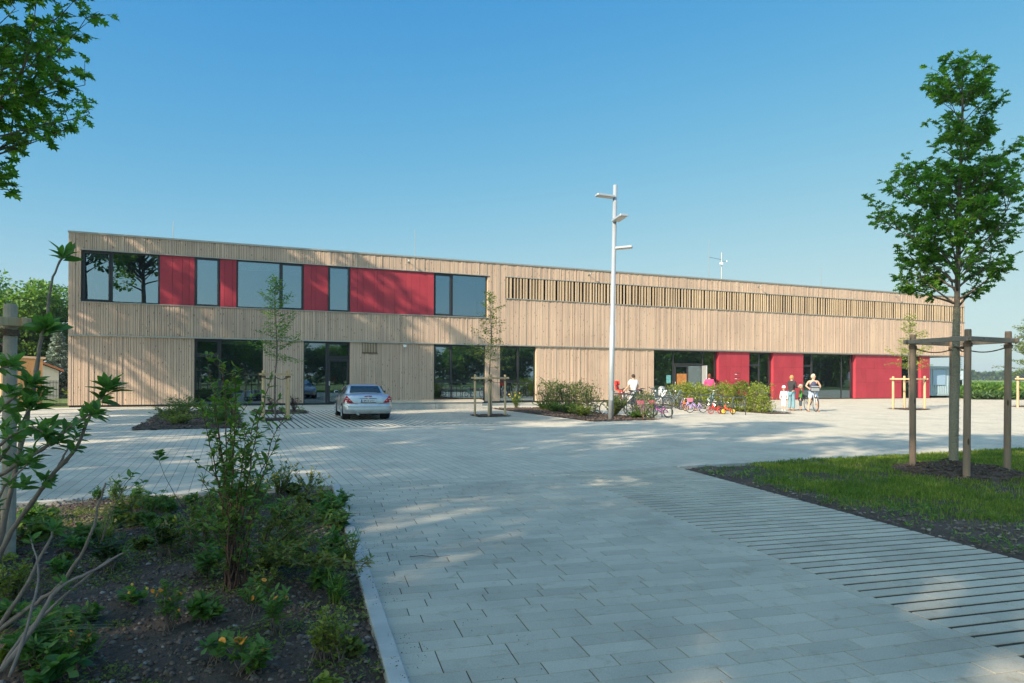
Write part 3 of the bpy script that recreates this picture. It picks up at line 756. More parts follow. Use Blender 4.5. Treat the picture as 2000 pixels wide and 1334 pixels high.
w = window(17.46, 20.55, 0.20, Z1, YG, bars=((18.52, 0.08),), rails=((17.5, 20.5, 1.20, 0.07),), glass='glass'); sash(w, 17.50, 18.49, 1.24, Z1 - .05, YG - .02, 0.07)
w = window(21.44, 23.74, 0.06, Z1, YG, bars=((22.66, 0.09),), rails=((21.5, 23.7, 1.20, 0.07),), glass='glass'); sash(w, 21.48, 22.62, 1.24, Z1 - .05, YG - .02, 0.07)
for (a, b) in ((5.24, 8.46), (10.41, 12.83), (17.44, 20.56), (21.43, 23.76)):
    for c, d in ((a - .02, a + .015), (b - .015, b + .02)): m = MB(); m.box(c, d, YL - .02, YG + .05, 0.1, Z1 + .02); m.build('reveal', M['slat'], B)
# right wing: recessed glass and projecting red bays
YR = 0.30; YP = 0.10; ZS = ZL - .065
w = window(32.10, 37.25, Z0, ZS, YR, bars=((33.80, 0.07), (36.17, 0.07)), rails=((33.8, 36.2, 2.42, 0.10),), glass='glass2', fw=0.05)
w = window(39.98, 42.00, Z0, ZS, YR, bars=((40.98, 0.12),), rails=((40.0, 40.95, 2.42, 0.16),), glass='glass2', fw=0.06)
w = window(44.90, 49.90, Z0, ZS, YR, bars=((45.85, 0.16), (48.80, 0.06)), rails=((44.95, 45.8, 2.42, 0.16),), glass='glass2', fw=0.05)
w = window(54.90, 56.95, Z0, ZS, YR, bars=((56.0, 0.10),), rails=((54.95, 55.95, 2.42, 0.12),), glass='glass2', fw=0.06)
def bay(s0, s1, joints):
    o = redpanel([s0] + joints + [s1], 0.04, ZS, YP, rails=(1.22, 2.28))
    for a, b in ((s0 - .012, s0 + .004), (s1 - .004, s1 + .012)): k = MB(); k.box(a, b, YP - .012, YR + .1, 0.04, ZS); k.build('bay_side', M['red'], o)
    k = MB(); k.box(s0 + .01, s1 - .01, YP + .13, YR + .35, 0.02, ZS); k.build('bay_core', M['backing'], o)
    return o
bay(37.33, 39.92, [37.95, 38.3, 38.85, 39.25])
bay(42.08, 44.82, [42.5, 43.0, 43.7, 44.1])
bay(49.98, 54.84, [50.6, 51.1, 51.9, 52.3, 53.1, 53.7, 54.3])
bay(57.02, 58.0, [57.5])
# bright open entrance leaf, dark doors, poster on the glass
door(33.86, 34.98, 0.06, 2.35, YR - .03, hand=1, leafw=0.13)
lf = MB(); lf.bbox(0, 1.05, -.03, .03, 0.06, 2.32, 0.008)
o = lf.build('door', plain('silver_door', (0.55, 0.56, 0.55), 0.35, 0.4), B); o.location = (36.12, YR, 0); o.rotation_euler = (0, 0, R(-112)); o['label'] = 'open light grey entrance door leaf'
h = MB(); h.tube([(0.95, -.08, .95), (0.95, -.08, 1.25)], 0.013, 6); h.tube([(0.95, -.08, 1.0), (0.95, 0, 1.0)], 0.01, 6); h.build('handle', M['dark'], o)
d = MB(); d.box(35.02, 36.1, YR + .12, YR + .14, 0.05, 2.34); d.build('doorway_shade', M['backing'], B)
pm = MB(); pm.box(34.05, 34.82, YR - .042, YR - .034, 1.05, 1.78); pm.build('poster', plain('orange_poster', (0.42, 0.17, 0.045), 0.5, 0, 0.25, 9), B)
pm = MB(); pm.box(33.28, 33.62, YR + .02, YR + .03, 1.15, 1.68); pm.build('poster', plain('teal_poster', (0.12, 0.33, 0.33), 0.5, 0, 0.3, 9), B)
# letter box slots set in the red panel
for i, z in enumerate((1.78, 1.48, 1.18)):
    lb = MB(); lb.bbox(38.62, 39.12, YP - .035, YP - .021, z - .11, z + .11, 0.004); o = lb.build('letter_box', M['red'], B)
    ls = MB(); ls.box(38.64, 39.10, YP - .039, YP - .0355, z + .045, z + .085); ls.build('slot', M['backing'], o)
    ls = MB(); ls.box(38.67, 38.84, YP - .04, YP - .0358, z - .03, z + .005); ls.build('name_plate', M['white'], o)
# vent grille and small white box on the left wing
vm = MB()
for i in range(9): vm.box(13.49 + i * .085, 13.53 + i * .085, YL - .075, YL - .05, 2.80, 3.30)
vm.build('vent_grille', M['slat'], B)
vm = MB(); vm.box(13.46, 14.26, YL - .049, YL - .045, 2.78, 3.31); vm.box(13.44, 14.28, YL - .09, YL - .045, 2.75, 2.785); vm.build('vent_back', M['backing'], B)
vm = MB(); vm.bbox(15.70, 15.86, YL - .13, YL - .045, 3.12, 3.26, 0.015); vm.build('alarm_box', M['white'], B)
# small spot lamps under the coping, each on a short arm
for s_ in (15.92, 27.22, 40.52, 53.98):
    o = MB()
    o.tube([(s_, -0.05, 7.84), (s_, -0.33, 7.84)], 0.016, 6); o.bbox(s_ - .05, s_ + .05, -.07, -.045, 7.79, 7.89, 0.006)
    lo = o.build('wall_lamp', M['flash'], B)
    h = MB(); h.tube([(s_, -0.36, 7.90), (s_, -0.36, 7.885), (s_, -0.36, 7.80)], [0.045, 0.06, 0.06], 10); h.build('lamp_head', M['flash'], lo)
# rods and antenna mast
def rod(s_, ztop, y=1.5):
    m = MB(); m.tube([(s_, y, ZR - .2), (s_, y, ztop)], [0.02, 0.012], 5); return m.build('lightning_rod', M['flash'], B)
rod(4.2, 9.3); rod(16.7, 10.0); rod(37.6, 11.1); rod(48.0, 9.9)
a = MB(); a.tube([(38.7, 1.5, ZR - .2), (38.7, 1.5, 10.3)], 0.035, 6); ao = a.build('antenna_mast', M['flash'], B)
a = MB(); a.tube([(37.6, 1.5, 9.9), (38.7, 1.5, 9.8)], 0.012, 4); a.tube([(38.7, 1.5, 9.7), (39.0, 1.35, 9.68)], 0.012, 4); a.build('bracket', M['dark'], ao)
a = MB(); a.ball((39.0, 1.33, 9.68), 0.05); a.ball((38.5, 1.4, 9.5), 0.07); a.bbox(38.66, 38.76, 1.42, 1.55, 9.42, 9.62, 0.01); a.build('sensor', M['white'], ao)
# what one sees inside: lamp shade, table, blinds
im = MB(); im.lathe([(0.02, 0.35), (0.14, 0.30), (0.22, 0.0), (0.21, 0.0), (0.13, 0.29)], 20, M=Matrix.Translation((12.2, 1.7, 1.15)))
im.build('lamp_shade', plain('red_shade', (0.75, 0.10, 0.03), 0.5), B)
for (x, y) in ((7.3, 2.2), (11.2, 2.4), (18.4, 2.2), (47, 2.6)):
    im = MB(); im.bbox(x - .7, x + .7, y - .35, y + .35, 0.68, 0.72, 0.008)
    for dx in (-.62, .62):
        for dy in (-.28, .28): im.tube([(x + dx, y + dy, 0.02), (x + dx, y + dy, .68)], 0.022, 6)
    im.build('indoor_table', M['stake_new'], B)
for (a_, b_, z_) in ((7.3, 9.15, 6.9), (0.6, 1.6, 7.0)):
    bl_ = MB()
    for k in range(int((7.3 - z_) / .045)): bl_.box(a_, b_, 0.25, 0.29, z_ + k * .045, z_ + k * .045 + .02)
    bl_.build('blind', M['white'], B)

# ---------------------------------------------------------------- concrete bench in front
bx0, bx1, bo = 13.55, 18.15, 5.62
bn = empty('concrete_bench', tuple(W(bx0, bo)), BANG, 'long low concrete bench with timber seat along the parking bays before the left wing', 'bench')
m = MB(); m.bbox(0, 2.25, -.40, 0.05, -0.03, 0.30, 0.012); m.bbox(2.26, bx1 - bx0, -.40, 0.05, -0.03, 0.30, 0.012); m.build('base', M['conc'], bn)
m = MB(); m.bbox(-.05, bx1 - bx0 + .05, -.46, 0.08, 0.302, 0.372, 0.01); m.build('slab', plain('pale_slab', (0.5, 0.5, 0.47), 0.8, 0, 0.08, 3), bn)
m = MB()
for k in range(5): m.bbox(0.0, bx1 - bx0, -.43 + k * .1, -.35 + k * .1, 0.375, 0.42, 0.005)
m.build('seat', M['stake_new'], bn)
# ================================================================ vegetation
def oak_leaf():
    # lobed outline, length 1 along y
    half = [(0.0, 0.0), (0.06, 0.10), (0.22, 0.20), (0.09, 0.30), (0.38, 0.50), (0.12, 0.54), (0.30, 0.80), (0.10, 0.76), (0.0, 1.0)]
    vs = [(x, y, 0.10 * abs(x) - 0.12 * y * y) for x, y in half] + [(-x, y, 0.10 * abs(x) - 0.12 * y * y) for x, y in half[1:-1]]
    mid = [(0, 0.28, -.01), (0, 0.52, -.04), (0, 0.76, -.08)]
    n = len(half); L = lambda i: i if i in (0, n - 1) else n + i - 1
    vs += mid; a, b, c = len(vs) - 3, len(vs) - 2, len(vs) - 1
    fs = []
    for S in (lambda i: i, L):
        fs += [(0, S(1), a), (S(1), S(2), a), (S(2), S(3), a), (a, S(3), b), (S(3), S(4), b), (S(4), S(5), b), (b, S(5), c), (S(5), S(6), c), (S(6), S(7), c), (c, S(7), S(8))]
    return np.array(vs), np.array(fs)
def simple_leaf(w=0.42, fold=0.12, droop=0.18):
    vs = [(0, 0, 0), (w * .36, .25, fold * .6), (w * .5, .5, fold * .7 - droop * .25), (w * .3, .8, fold * .3 - droop * .6), (0, 1, -droop), (-w * .3, .8, fold * .3 - droop * .6), (-w * .5, .5, fold * .7 - droop * .25), (-w * .36, .25, fold * .6), (0, .5, -droop * .25)]
    fs = [(0, 1, 8), (1, 2, 8), (2, 3, 8), (3, 4, 8), (4, 5, 8), (5, 6, 8), (6, 7, 8), (7, 0, 8)]
    return np.array(vs, float), np.array(fs)
def tiny_leaf(w=0.55):
    vs = [(0, 0, 0), (w * .5, .45, .06), (0, 1, -.08), (-w * .5, .45, .06)]
    return np.array(vs, float), np.array([(0, 1, 2), (0, 2, 3)])
OAK, SIMPLE, LANCE, TINY, BROAD = oak_leaf(), simple_leaf(), simple_leaf(0.30, 0.06, 0.15), tiny_leaf(), simple_leaf(0.75, 0.08, 0.12)
class Leaves:
    def __init__(s, seed): s.P = []; s.D = []; s.S = []; s.U = []; s.r = random.Random(seed)
    def put(s, p, d, size, up=0.6):
        r = s.r; s.P.append(tuple(p)); s.D.append(tuple(d)); s.S.append(size)
        s.U.append((r.gauss(0, 0.45), r.gauss(0, 0.45), up + r.gauss(0, 0.3)))
    def build(s, name, shape, mat, parent=None):
        if not s.P: return None
        P_, D, S, U = (np.array(a, float) for a in (s.P, s.D, s.S, s.U))
        D /= np.linalg.norm(D, axis=1)[:, None] + 1e-9
        U = U - D * np.sum(U * D, 1)[:, None]; U /= np.linalg.norm(U, axis=1)[:, None] + 1e-9
        X = np.cross(D, U); vs, fs = shape
        V = P_[:, None, :] + S[:, None, None] * (vs[None, :, 0:1] * X[:, None, :] + vs[None, :, 1:2] * D[:, None, :] + vs[None, :, 2:3] * U[:, None, :])
        F = fs[None] + (np.arange(len(P_)) * len(vs))[:, None, None]
        return npmesh(name, V.reshape(-1, 3), F.reshape(-1, fs.shape[1]), mat, parent)
def rdir(r, zmin=-0.3, zmax=0.8):
    a = r.uniform(0, 6.283); z = r.uniform(zmin, zmax); c = math.sqrt(max(0, 1 - z * z)); return Vector((c * math.cos(a), c * math.sin(a), z))

def young_oak(name, loc, seed, env, H, drift, label, cat, lsize=0.125, rz=0, density=1.0, wrap=False, trunk_r=0.062, zc=2.6, extra=()):
    """env: list of (z, radius) of the crown"""
    t = empty(name, loc, rz, label, cat); r = random.Random(seed)
    wob = [0.02 * r.uniform(-1, 1) for _ in range(12)]
    def tp(z): k = z / H; return Vector((drift[0] * k ** 1.3 + wob[int(k * 11)] * .6, drift[1] * k ** 1.3, z))
    def trad(z): return trunk_r * max(0.0, 1 - z / H) ** 0.75 + 0.006
    m = MB(); zs = [H * i / 26 for i in range(27)]; zs[0] = -0.15
    m.tube([tp(max(z, 0)) + Vector((0, 0, min(z, 0))) for z in zs], [trad(max(z, 0)) * (1.25 if z < .05 else 1) for z in zs], 10)
    L = Leaves(seed)
    def envr(z):
        for (a, ra), (b, rb_) in zip(env[:-1], env[1:]):
            if a <= z <= b: return ra + (rb_ - ra) * (z - a) / (b - a)
        return 0.0
    def branch(p0, d, ln, r0, side=0):
        n = max(4, int(ln / 0.12)); pts = [p0]; dd = Vector(d)
        for i in range(n):
            dd = (dd + Vector((r.gauss(0, .10), r.gauss(0, .10), r.gauss(0.035, .06)))).normalized()
            pts.append(pts[-1] + dd * ln / n)
        m.tube(pts, [max(0.003, r0 * (1 - i / (n + .5))) for i in range(n + 1)], 5)
        for i in range(1, n + 1):
            k = i / n
            if k < 0.22: continue
            for q in range(2 if side else 1):
                if r.random() > 0.92 * density + .05: continue
                ax = (pts[i] - pts[i - 1]).normalized(); td = (ax * r.uniform(.4, 1) + rdir(r, -.5, .6) * 0.9).normalized()
                tl = r.uniform(.08, .24); e = pts[i] + td * tl
                m.tube([pts[i], e], [0.004, 0.002], 3, cap=False)
                for w_ in range(r.choice((4, 5, 6, 7))):
                    s_ = r.uniform(.3, 1.05); ld_ = (td * .5 + rdir(r, -.75, .35) * 0.9).normalized()
                    L.put(pts[i] + td * tl * s_, ld_, lsize * r.uniform(.65, 1.2))
            if not side and ln > .45 and r.random() < .42 and k < .85:
                branch(pts[i], (pts[i] - pts[i - 1]).normalized() + rdir(r, -.3, .6) * .8, ln * r.uniform(.25, .45), r0 * .5, 1)
    z = zc; az = r.uniform(0, 6)
    while z < H - .15:
        er = envr(z + .25) * r.uniform(.75, 1.15)
        if er > 0.05:
            d = Vector((math.cos(az), math.sin(az), r.uniform(.55, 1.0)))
            branch(tp(z), d.normalized(), er * 1.28, min(trad(z) * .5, .022))
        az += 2.4 + r.uniform(-.3, .3); z += r.uniform(.07, .13) / density
    for (z0, d, ln) in extra: branch(tp(z0), Vector(d).normalized(), ln, .02)
    m.build('trunk', M['bark'], t, smooth=True)
    if wrap:
        w = MB(); pts = []; rr = []
        zz = 0.02
        while zz < 2.62:
            pts.append(tp(zz)); rr.append(trad(zz) + 0.010 + 0.004 * math.sin(zz * 260)); zz += 0.008
        w.tube(pts, rr, 12, cap=False)
        fr = random.Random(3)
        for _ in range(420):
            z_ = fr.uniform(.05, 2.55); a = fr.uniform(0, 6.28); c = tp(z_); q = trad(z_) + .012
            p0 = c + Vector((math.cos(a) * q, math.sin(a) * q, 0)); w.tube([p0, p0 + Vector((math.cos(a) * .02, math.sin(a) * .02, fr.uniform(-.01, .01)))], .0022, 3, cap=False)
        w.build('trunk_wrap', plain('reed_wrap', (0.27, 0.235, 0.165), 0.9, 0, 0.35, 60, 0.3), t)
    L.build('crown', OAK, M['leaf_oak'], t)
    return t
envR = [(2.6, .35), (2.9, .95), (3.3, 1.15), (3.7, 1.12), (4.1, 1.0), (4.5, .9), (4.85, .55), (5.1, .25), (5.35, .40), (5.7, .58), (6.1, .46), (6.5, .34), (6.8, .1)]
young_oak('oak_tree', (OAKR.x - .07, OAKR.y, 0.1), 11, envR, 6.7, (0.16, 0.05), 'young red oak with wrapped trunk standing between four weathered stakes on the lawn', 'tree', wrap=True, trunk_r=.052, density=1.45, lsize=.124,
          extra=((2.65, (-1.0, .1, .65), 1.0), (3.1, (-.9, -.5, .8), 1.2), (2.9, (-.7, .6, .6), 1.0)))
envL = [(2.7, .6), (3.0, 1.15), (3.5, 1.3), (4.0, 1.32), (4.6, 1.3), (5.2, 1.0), (6.0, .7), (6.8, .3)]
young_oak('oak_tree', (OAKL.x, OAKL.y, 0.1), 23, envL, 6.9, (0.0, 0.0), 'young red oak reaching in at the upper left edge above the planting bed', 'tree', density=1.75, lsize=.112, zc=2.75,
          extra=((3.45, (1, .1, .25), 1.35), (3.2, (1, .0, .2), 1.15), (3.7, (1, -.15, .3), 1.2), (2.85, (.9, .1, .3), .62), (4.2, (.9, .3, .5), .95)))

def stakes(name, O, half, ang, h, rad, mat, rmat, label, cat, ground=0.0, wrapz=None, rope=True, cs=None):
    t = empty(name, (O.x, O.y, ground), ang, label, cat); r = random.Random(int(O.x * 100))
    cs = cs or [(-half, -half), (half, -half), (half, half), (-half, half)]
    tops = []
    for (x, y) in cs:
        m = MB(); a, b = r.uniform(-.012, .012), r.uniform(-.012, .012)
        hh = h + r.uniform(-.02, .02)
        m.tube([(x, y, -.25), (x, y, 0), (x + a * .5, y + b * .5, hh * .5), (x + a, y + b, hh - .02), (x + a, y + b, hh)], [rad * 1.03, rad * 1.03, rad, rad * .96, rad * .84], 14)
        m.build('stake', mat, t, smooth=False); tops.append((x + a, y + b, hh))
    zr = h - 0.14
    for i in range(4):
        x0, y0 = cs[i]; x1, y1 = cs[(i + 1) % 4]; m = MB(); e = rad + .014; ov = 0.13
        L_ = math.hypot(x1 - x0, y1 - y0); an = math.atan2(y1 - y0, x1 - x0)
        Mx = Matrix.Translation((x0, y0, zr + (0.0 if i % 2 else -.002))) @ Matrix.Rotation(an, 4, 'Z')
        m.bbox(-ov, L_ + ov, -e - .022, -e + .014, -.036, .036, 0.004, M=Mx)
        m.build('rail', rmat, t)
    if rope:
        m = MB()
        for (x, y, z) in tops:
            for k in range(4):
                q = [(x + (rad + .006) * math.cos(a), y + (rad + .006) * math.sin(a), zr - .07 - k * .013 + .004 * math.sin(a * 3)) for a in [j * .524 for j in range(13)]]
                m.tube(q, .008, 5, cap=False)
            n = 14
            for s_ in (-.008, .008):
                q = [Vector((x, y, zr - .10)).lerp(Vector((0, 0, zr - .10)), k / n) + Vector((s_ * math.cos(k * 1.6), s_ * math.sin(k * 1.6), -.10 * math.sin(math.pi * k / n) * (.6 + .4 * half))) for k in range(n + 1)]
                m.tube(q, .0095, 5)
        if rope != 'thin': m.tube([(.08 * math.cos(j * .5), .08 * math.sin(j * .5), zr - .10 + .01 * math.sin(j * 2)) for j in range(14)], .016, 6)
        m.build('rope', plain('coir_rope', (0.15, 0.10, 0.065), 0.95, 0, 0.4, 70, 0.5), t)
    return t
stakes('tree_stakes', OAKR, 0.52, 0.0, 2.30, 0.050, M['stake_old'], M['rail_old'], 'four weathered round stakes with top rails and coir rope round the oak on the lawn', 'tree stakes', cs=[(-.34, -.72), (.62, -.25), (.42, .80), (-.58, .27)])
stakes('tree_stakes', OAKL, 0.52, 0.0, 2.12, 0.052, plain('pale_stake', (0.40, 0.33, 0.25), .8, 0, .18, 10), M['stake_new'], 'pale round stakes with rail and rope at the left edge in the planting bed', 'tree stakes', cs=[(.10, -.74), (.73, .10), (-.11, .73), (-.74, -.11)])

def slender_tree(name, loc, seed, H, zc, rad, label, lsize=0.082, mat='leaf_gen', lean=0.0, dens=1.0, tr=0.03, cat='tree', shape=TINY):
    t = empty(name, loc, 0, label, cat); r = random.Random(seed); m = MB(); L = Leaves(seed)
    def tp(z): return Vector((lean * (z / H) ** 2 + .03 * math.sin(z * 2 + seed), .02 * math.cos(z * 2.3), z))
    zs = [H * i / 18 for i in range(19)]
    m.tube([tp(z) - Vector((0, 0, .1 if z == 0 else 0)) for z in zs], [tr * max(0.0, 1 - z / H) ** .8 + .005 for z in zs], 7)
    z = zc; az = 0
    while z < H - .1:
        k = (z - zc) / (H - zc); ln = rad * (1.15 - k) ** .85 * r.uniform(.55, 1.2) * (0.55 if r.random() < .18 else 1)
        d = Vector((math.cos(az), math.sin(az), r.uniform(-.05, .5) + .5 * k)).normalized(); pts = [tp(z)]; n = max(4, int(ln / .10))
        for i in range(n):
            d = (d + Vector((r.gauss(0, .10), r.gauss(0, .10), r.gauss(0, .08)))).normalized(); pts.append(pts[-1] + d * ln / n)
        m.tube(pts, [max(.0025, .009 * (1 - i / (n + 1))) for i in range(n + 1)], 4, cap=False)
        for i in range(1, n + 1):
            for q in range(int(round(7 * dens))):
                td = (d * .7 + rdir(r, -.5, .5)).normalized(); L.put(pts[i] + td * r.uniform(.0, .16) - Vector((0, 0, r.uniform(0, .04))), td, lsize * r.uniform(.7, 1.3), .8)
        az += 2.4 + r.uniform(-.4, .4); z += r.uniform(.05, .11) / dens * .9
    for k in range(int(24 * dens)): L.put(tp(H - r.uniform(0, .5)), rdir(r, 0, .9), lsize * r.uniform(.7, 1.2))
    m.build('trunk', M['bark'], t, smooth=True); L.build('crown', shape, M[mat], t); return t
slender_tree('young_tree', TREE1, 3, 4.95, 2.05, 1.05, 'young feathered tree before the left wing, tied to stakes beside the parked car', dens=1.15)
stakes('tree_stakes', TREE1, 0.40, BANG, 1.72, 0.045, M['stake_new'], M['stake_new'], 'four pale stakes round the young tree left of the parked car', 'tree stakes', rope='thin')
slender_tree('young_tree', TREE2, 8, 4.85, 1.9, 1.0, 'young sparse tree in the square pit right of the concrete bench', mat='leaf_hed', dens=.95)
stakes('tree_stakes', TREE2, 0.42, BANG + R(20), 1.62, 0.042, M['stake_new'], M['stake_new'], 'four pale stakes round the young tree right of the concrete bench', 'tree stakes', rope='thin')
slender_tree('young_tree', TREE3, 13, 4.6, 1.9, 1.25, 'young yellow-green tree in front of the far red panels, partly behind the weathered stake', lsize=.10, mat='leaf_yel', dens=1.0)
stakes('tree_stakes', TREE3, 0.50, BANG + R(8), 1.66, 0.058, M['stake_new'], M['stake_new'], 'four fresh pale stakes round the young tree before the far red panels', 'tree stakes', rope='thin')
slender_tree('young_tree', TREE4, 17, 5.0, 1.9, 1.5, 'young light green tree cut by the right edge of the picture on the far plaza', lsize=.11, mat='leaf_hed', dens=1.1)
stakes('tree_stakes', TREE4, 0.50, BANG + R(30), 1.7, 0.058, M['stake_new'], M['stake_new'], 'fresh pale stakes at the far right edge of the plaza', 'tree stakes', rope='thin')

# ---- full grown trees and background trees
def big_tree(name, loc, seed, H, zc, rx, label, mat='leaf_dark', n=9000, lsize=.28, lobes=26, trunk_r=.35, clump=.9, holes_=0.0, cat='tree', group=None, bark='trunk_dark'):
    t = empty(name, loc, 0, label, cat, group); r = random.Random(seed); m = MB(); L = Leaves(seed)
    m.tube([(0, 0, -.3), (0, 0, zc * .5), (.1, .1, zc), (0.05, 0, zc + (H - zc) * .75)], [trunk_r * 1.2, trunk_r * .9, trunk_r * .75, trunk_r * .15], 9)
    cz = (H + zc) / 2; hz = (H - zc) / 2; C = []
    for i in range(lobes):
        d = rdir(r, -.95, .98); q = r.uniform(.45, .95); k = r.uniform(.75, 1.1)
        c = Vector((d.x * rx * q * k, d.y * rx * q * k, cz + d.z * hz * q)); C.append((c, rx * r.uniform(.20, .36) * clump))
        if r.random() < .8: m.tube([(0, 0, zc + (c.z - zc) * .45), (c.x * .55, c.y * .55, zc + (c.z - zc) * .75), tuple(c)], [trunk_r * .3, trunk_r * .16, .03], 5)
    per = n // lobes
    for c, cr in C:
        for i in range(per):
            d = rdir(r, -1, 1); q = r.uniform(.35, 1.0) ** .6 * (1 + .25 * noise.noise(c + d * 2.2))
            p = c + Vector((d.x * cr * q * 1.15, d.y * cr * q * 1.15, d.z * cr * q * .8))
            L.put(p, (d + rdir(r, -.8, .5)).normalized(), lsize * r.uniform(.6, 1.3), .7)
    m.build('trunk', M[bark], t, smooth=True); L.build('crown', shape_big, M[mat], t); return t
shape_big = (np.array([(0, 0, 0), (.34, .3, .08), (.22, .75, 0), (0, 1, -.1), (-.22, .75, 0), (-.34, .3, .08)], float), np.array([(0, 1, 2, 3), (0, 3, 4, 5)]))
def conifer(name, loc, seed, H, rad, mat, label, cat='tree', group=None, n=9000, lsize=.16):
    t = empty(name, loc, 0, label, cat, group); r = random.Random(seed); m = MB(); L = Leaves(seed)
    m.tube([(0, 0, -.2), (0, 0, H * .98)], [.16, .02], 7); z = .4; az = 0; per = []
    while z < H:
        ln = rad * (1 - z / H) ** .85 * r.uniform(.75, 1.12); per.append((z, az, ln)); az += 2.4; z += H * .012
    tot = sum(p[2] for p in per)
    for z, az, ln in per:
        d = Vector((math.cos(az), math.sin(az), 0)); e = Vector((0, 0, z)) + d * ln + Vector((0, 0, -.12 * ln)); mid = Vector((0, 0, z)) + d * ln * .5 + Vector((0, 0, -.12 * ln))
        m.tube([(0, 0, z), mid, e + Vector((0, 0, .1 * ln))], [.03, .02, .008], 4)
        for i in range(int(n * ln / tot)):
            k = r.uniform(.15, 1) ** .7; p = Vector((0, 0, z)).lerp(e, k) + Vector((r.gauss(0, .10 * ln + .03), r.gauss(0, .10 * ln + .03), r.gauss(-.03, .05)))
            L.put(p, (d + rdir(r, -.5, .6) * .8).normalized(), lsize * r.uniform(.6, 1.2), .6)
    m.build('trunk', M['trunk_dark'], t); L.build('crown', TINY, M[mat], t); return t
# left background behind the building
big_tree('chestnut_tree', (-38.0, 52.0, 0), 31, 9.6, 1.6, 5.2, 'dense rounded tree beyond the garden at the left edge', n=26000, lsize=.26, lobes=46, mat='leaf_gen')
big_tree('chestnut_tree', (-34.0, 60.0, 0), 33, 9.2, 1.5, 5.0, 'rounded tree in the second row, between the left edge tree and the blue spruce', n=20000, lsize=.26, lobes=40)
big_tree('broadleaf_tree', (-32.0, 68.0, 0), 35, 7.6, 1.2, 4.0, 'dark lower tree directly behind the blue spruce', n=9000, lsize=.3, mat='leaf_dark')
conifer('blue_spruce', (-31.6, 47.5, 0), 41, 4.95, 1.3, 'leaf_blue', 'silvery blue spruce close to the left corner of the building', n=14000, lsize=.15)

# tall trees behind the camera: they throw the dappled shade
def _w(s_, o_): q = W(s_, o_); return q.x, q.y
TALL = [(*_w(-9.3, 9.8), 23, 4.6), (*_w(-14, 8.0), 24, 5.0), (*_w(-14.5, 14.0), 25, 5.4), (-23.0, 4.5, 24, 5.4), (-18.0, -3.0, 23.5, 5.8), (-11.0, -7.0, 22.5, 5.4), (-4.5, -11.0, 22, 5.2), (-29.0, 1.0, 25, 5.8), (-15.5, -14.0, 23, 5.6), (-30, 9, 25, 5.6), (-27.5, -8.5, 24, 5.6), (-24, -15.5, 23, 5.2)]
TLAB = ['tall spreading tree left of the plaza nearest the building, out of the picture', 'tall tree left of the school, second from the building', 'tall tree farther out left of the plaza', 'tall tree left of the planting bed, out of the picture', 'tall tree behind the camera to the left', 'tall tree close behind the camera', 'tall tree straight behind the camera', 'tall tree in the second row on the left', 'tall tree far behind the camera', 'tall tree in the row along the left of the plaza', 'tall tree back left behind the camera, nearer one', 'tall tree back left behind the camera, farther one']
for i, (x, y, H_, rx_) in enumerate(TALL):
    big_tree('tall_tree', (x, y, 0), 50 + i, H_, 10.0, rx_, TLAB[i], n=6600, lsize=.36, lobes=44, trunk_r=.3, clump=.64, group='tall trees behind the camera', mat='leaf_gen')
# tree belt across the street, seen only in the window panes
BACK = [(-30, -47), (-22, -45), (-14, -50), (-7, -45), (0, -49), (7, -46), (14, -49), (21, -46), (29, -48), (37, -44), (44, -41), (51, -36), (58, -30), (65, -24), (71, -16), (77, -8), (82, 0), (87, 8), (90, 16), (94, 24), (97, 32), (99, 41)]
proto = None
for i, (x, y) in enumerate(BACK):
    if proto is None:
        proto = big_tree('street_tree', (x, y, 0), 91, 9.0, .2, 5.4, 'round tree across the street behind the camera', n=9000, lsize=.55, lobes=40, clump=1.15, mat='leaf_gen', group='trees across the street behind the camera'); o = proto
    else: o = copy_tree(proto)
    o.location = (x, y, 0); o.rotation_euler = (0, 0, i * 1.3); k = (1.0, .85, 1.1, .8)[i % 4]; o.scale = (k, k, k * (1.05 if i % 3 else .9))
    o['label'] = 'tree across the street behind the camera, %s from the left' % ('first second third fourth fifth sixth seventh eighth ninth tenth eleventh twelfth thirteenth fourteenth fifteenth sixteenth seventeenth eighteenth nineteenth twentieth twenty-first last'.split()[i])

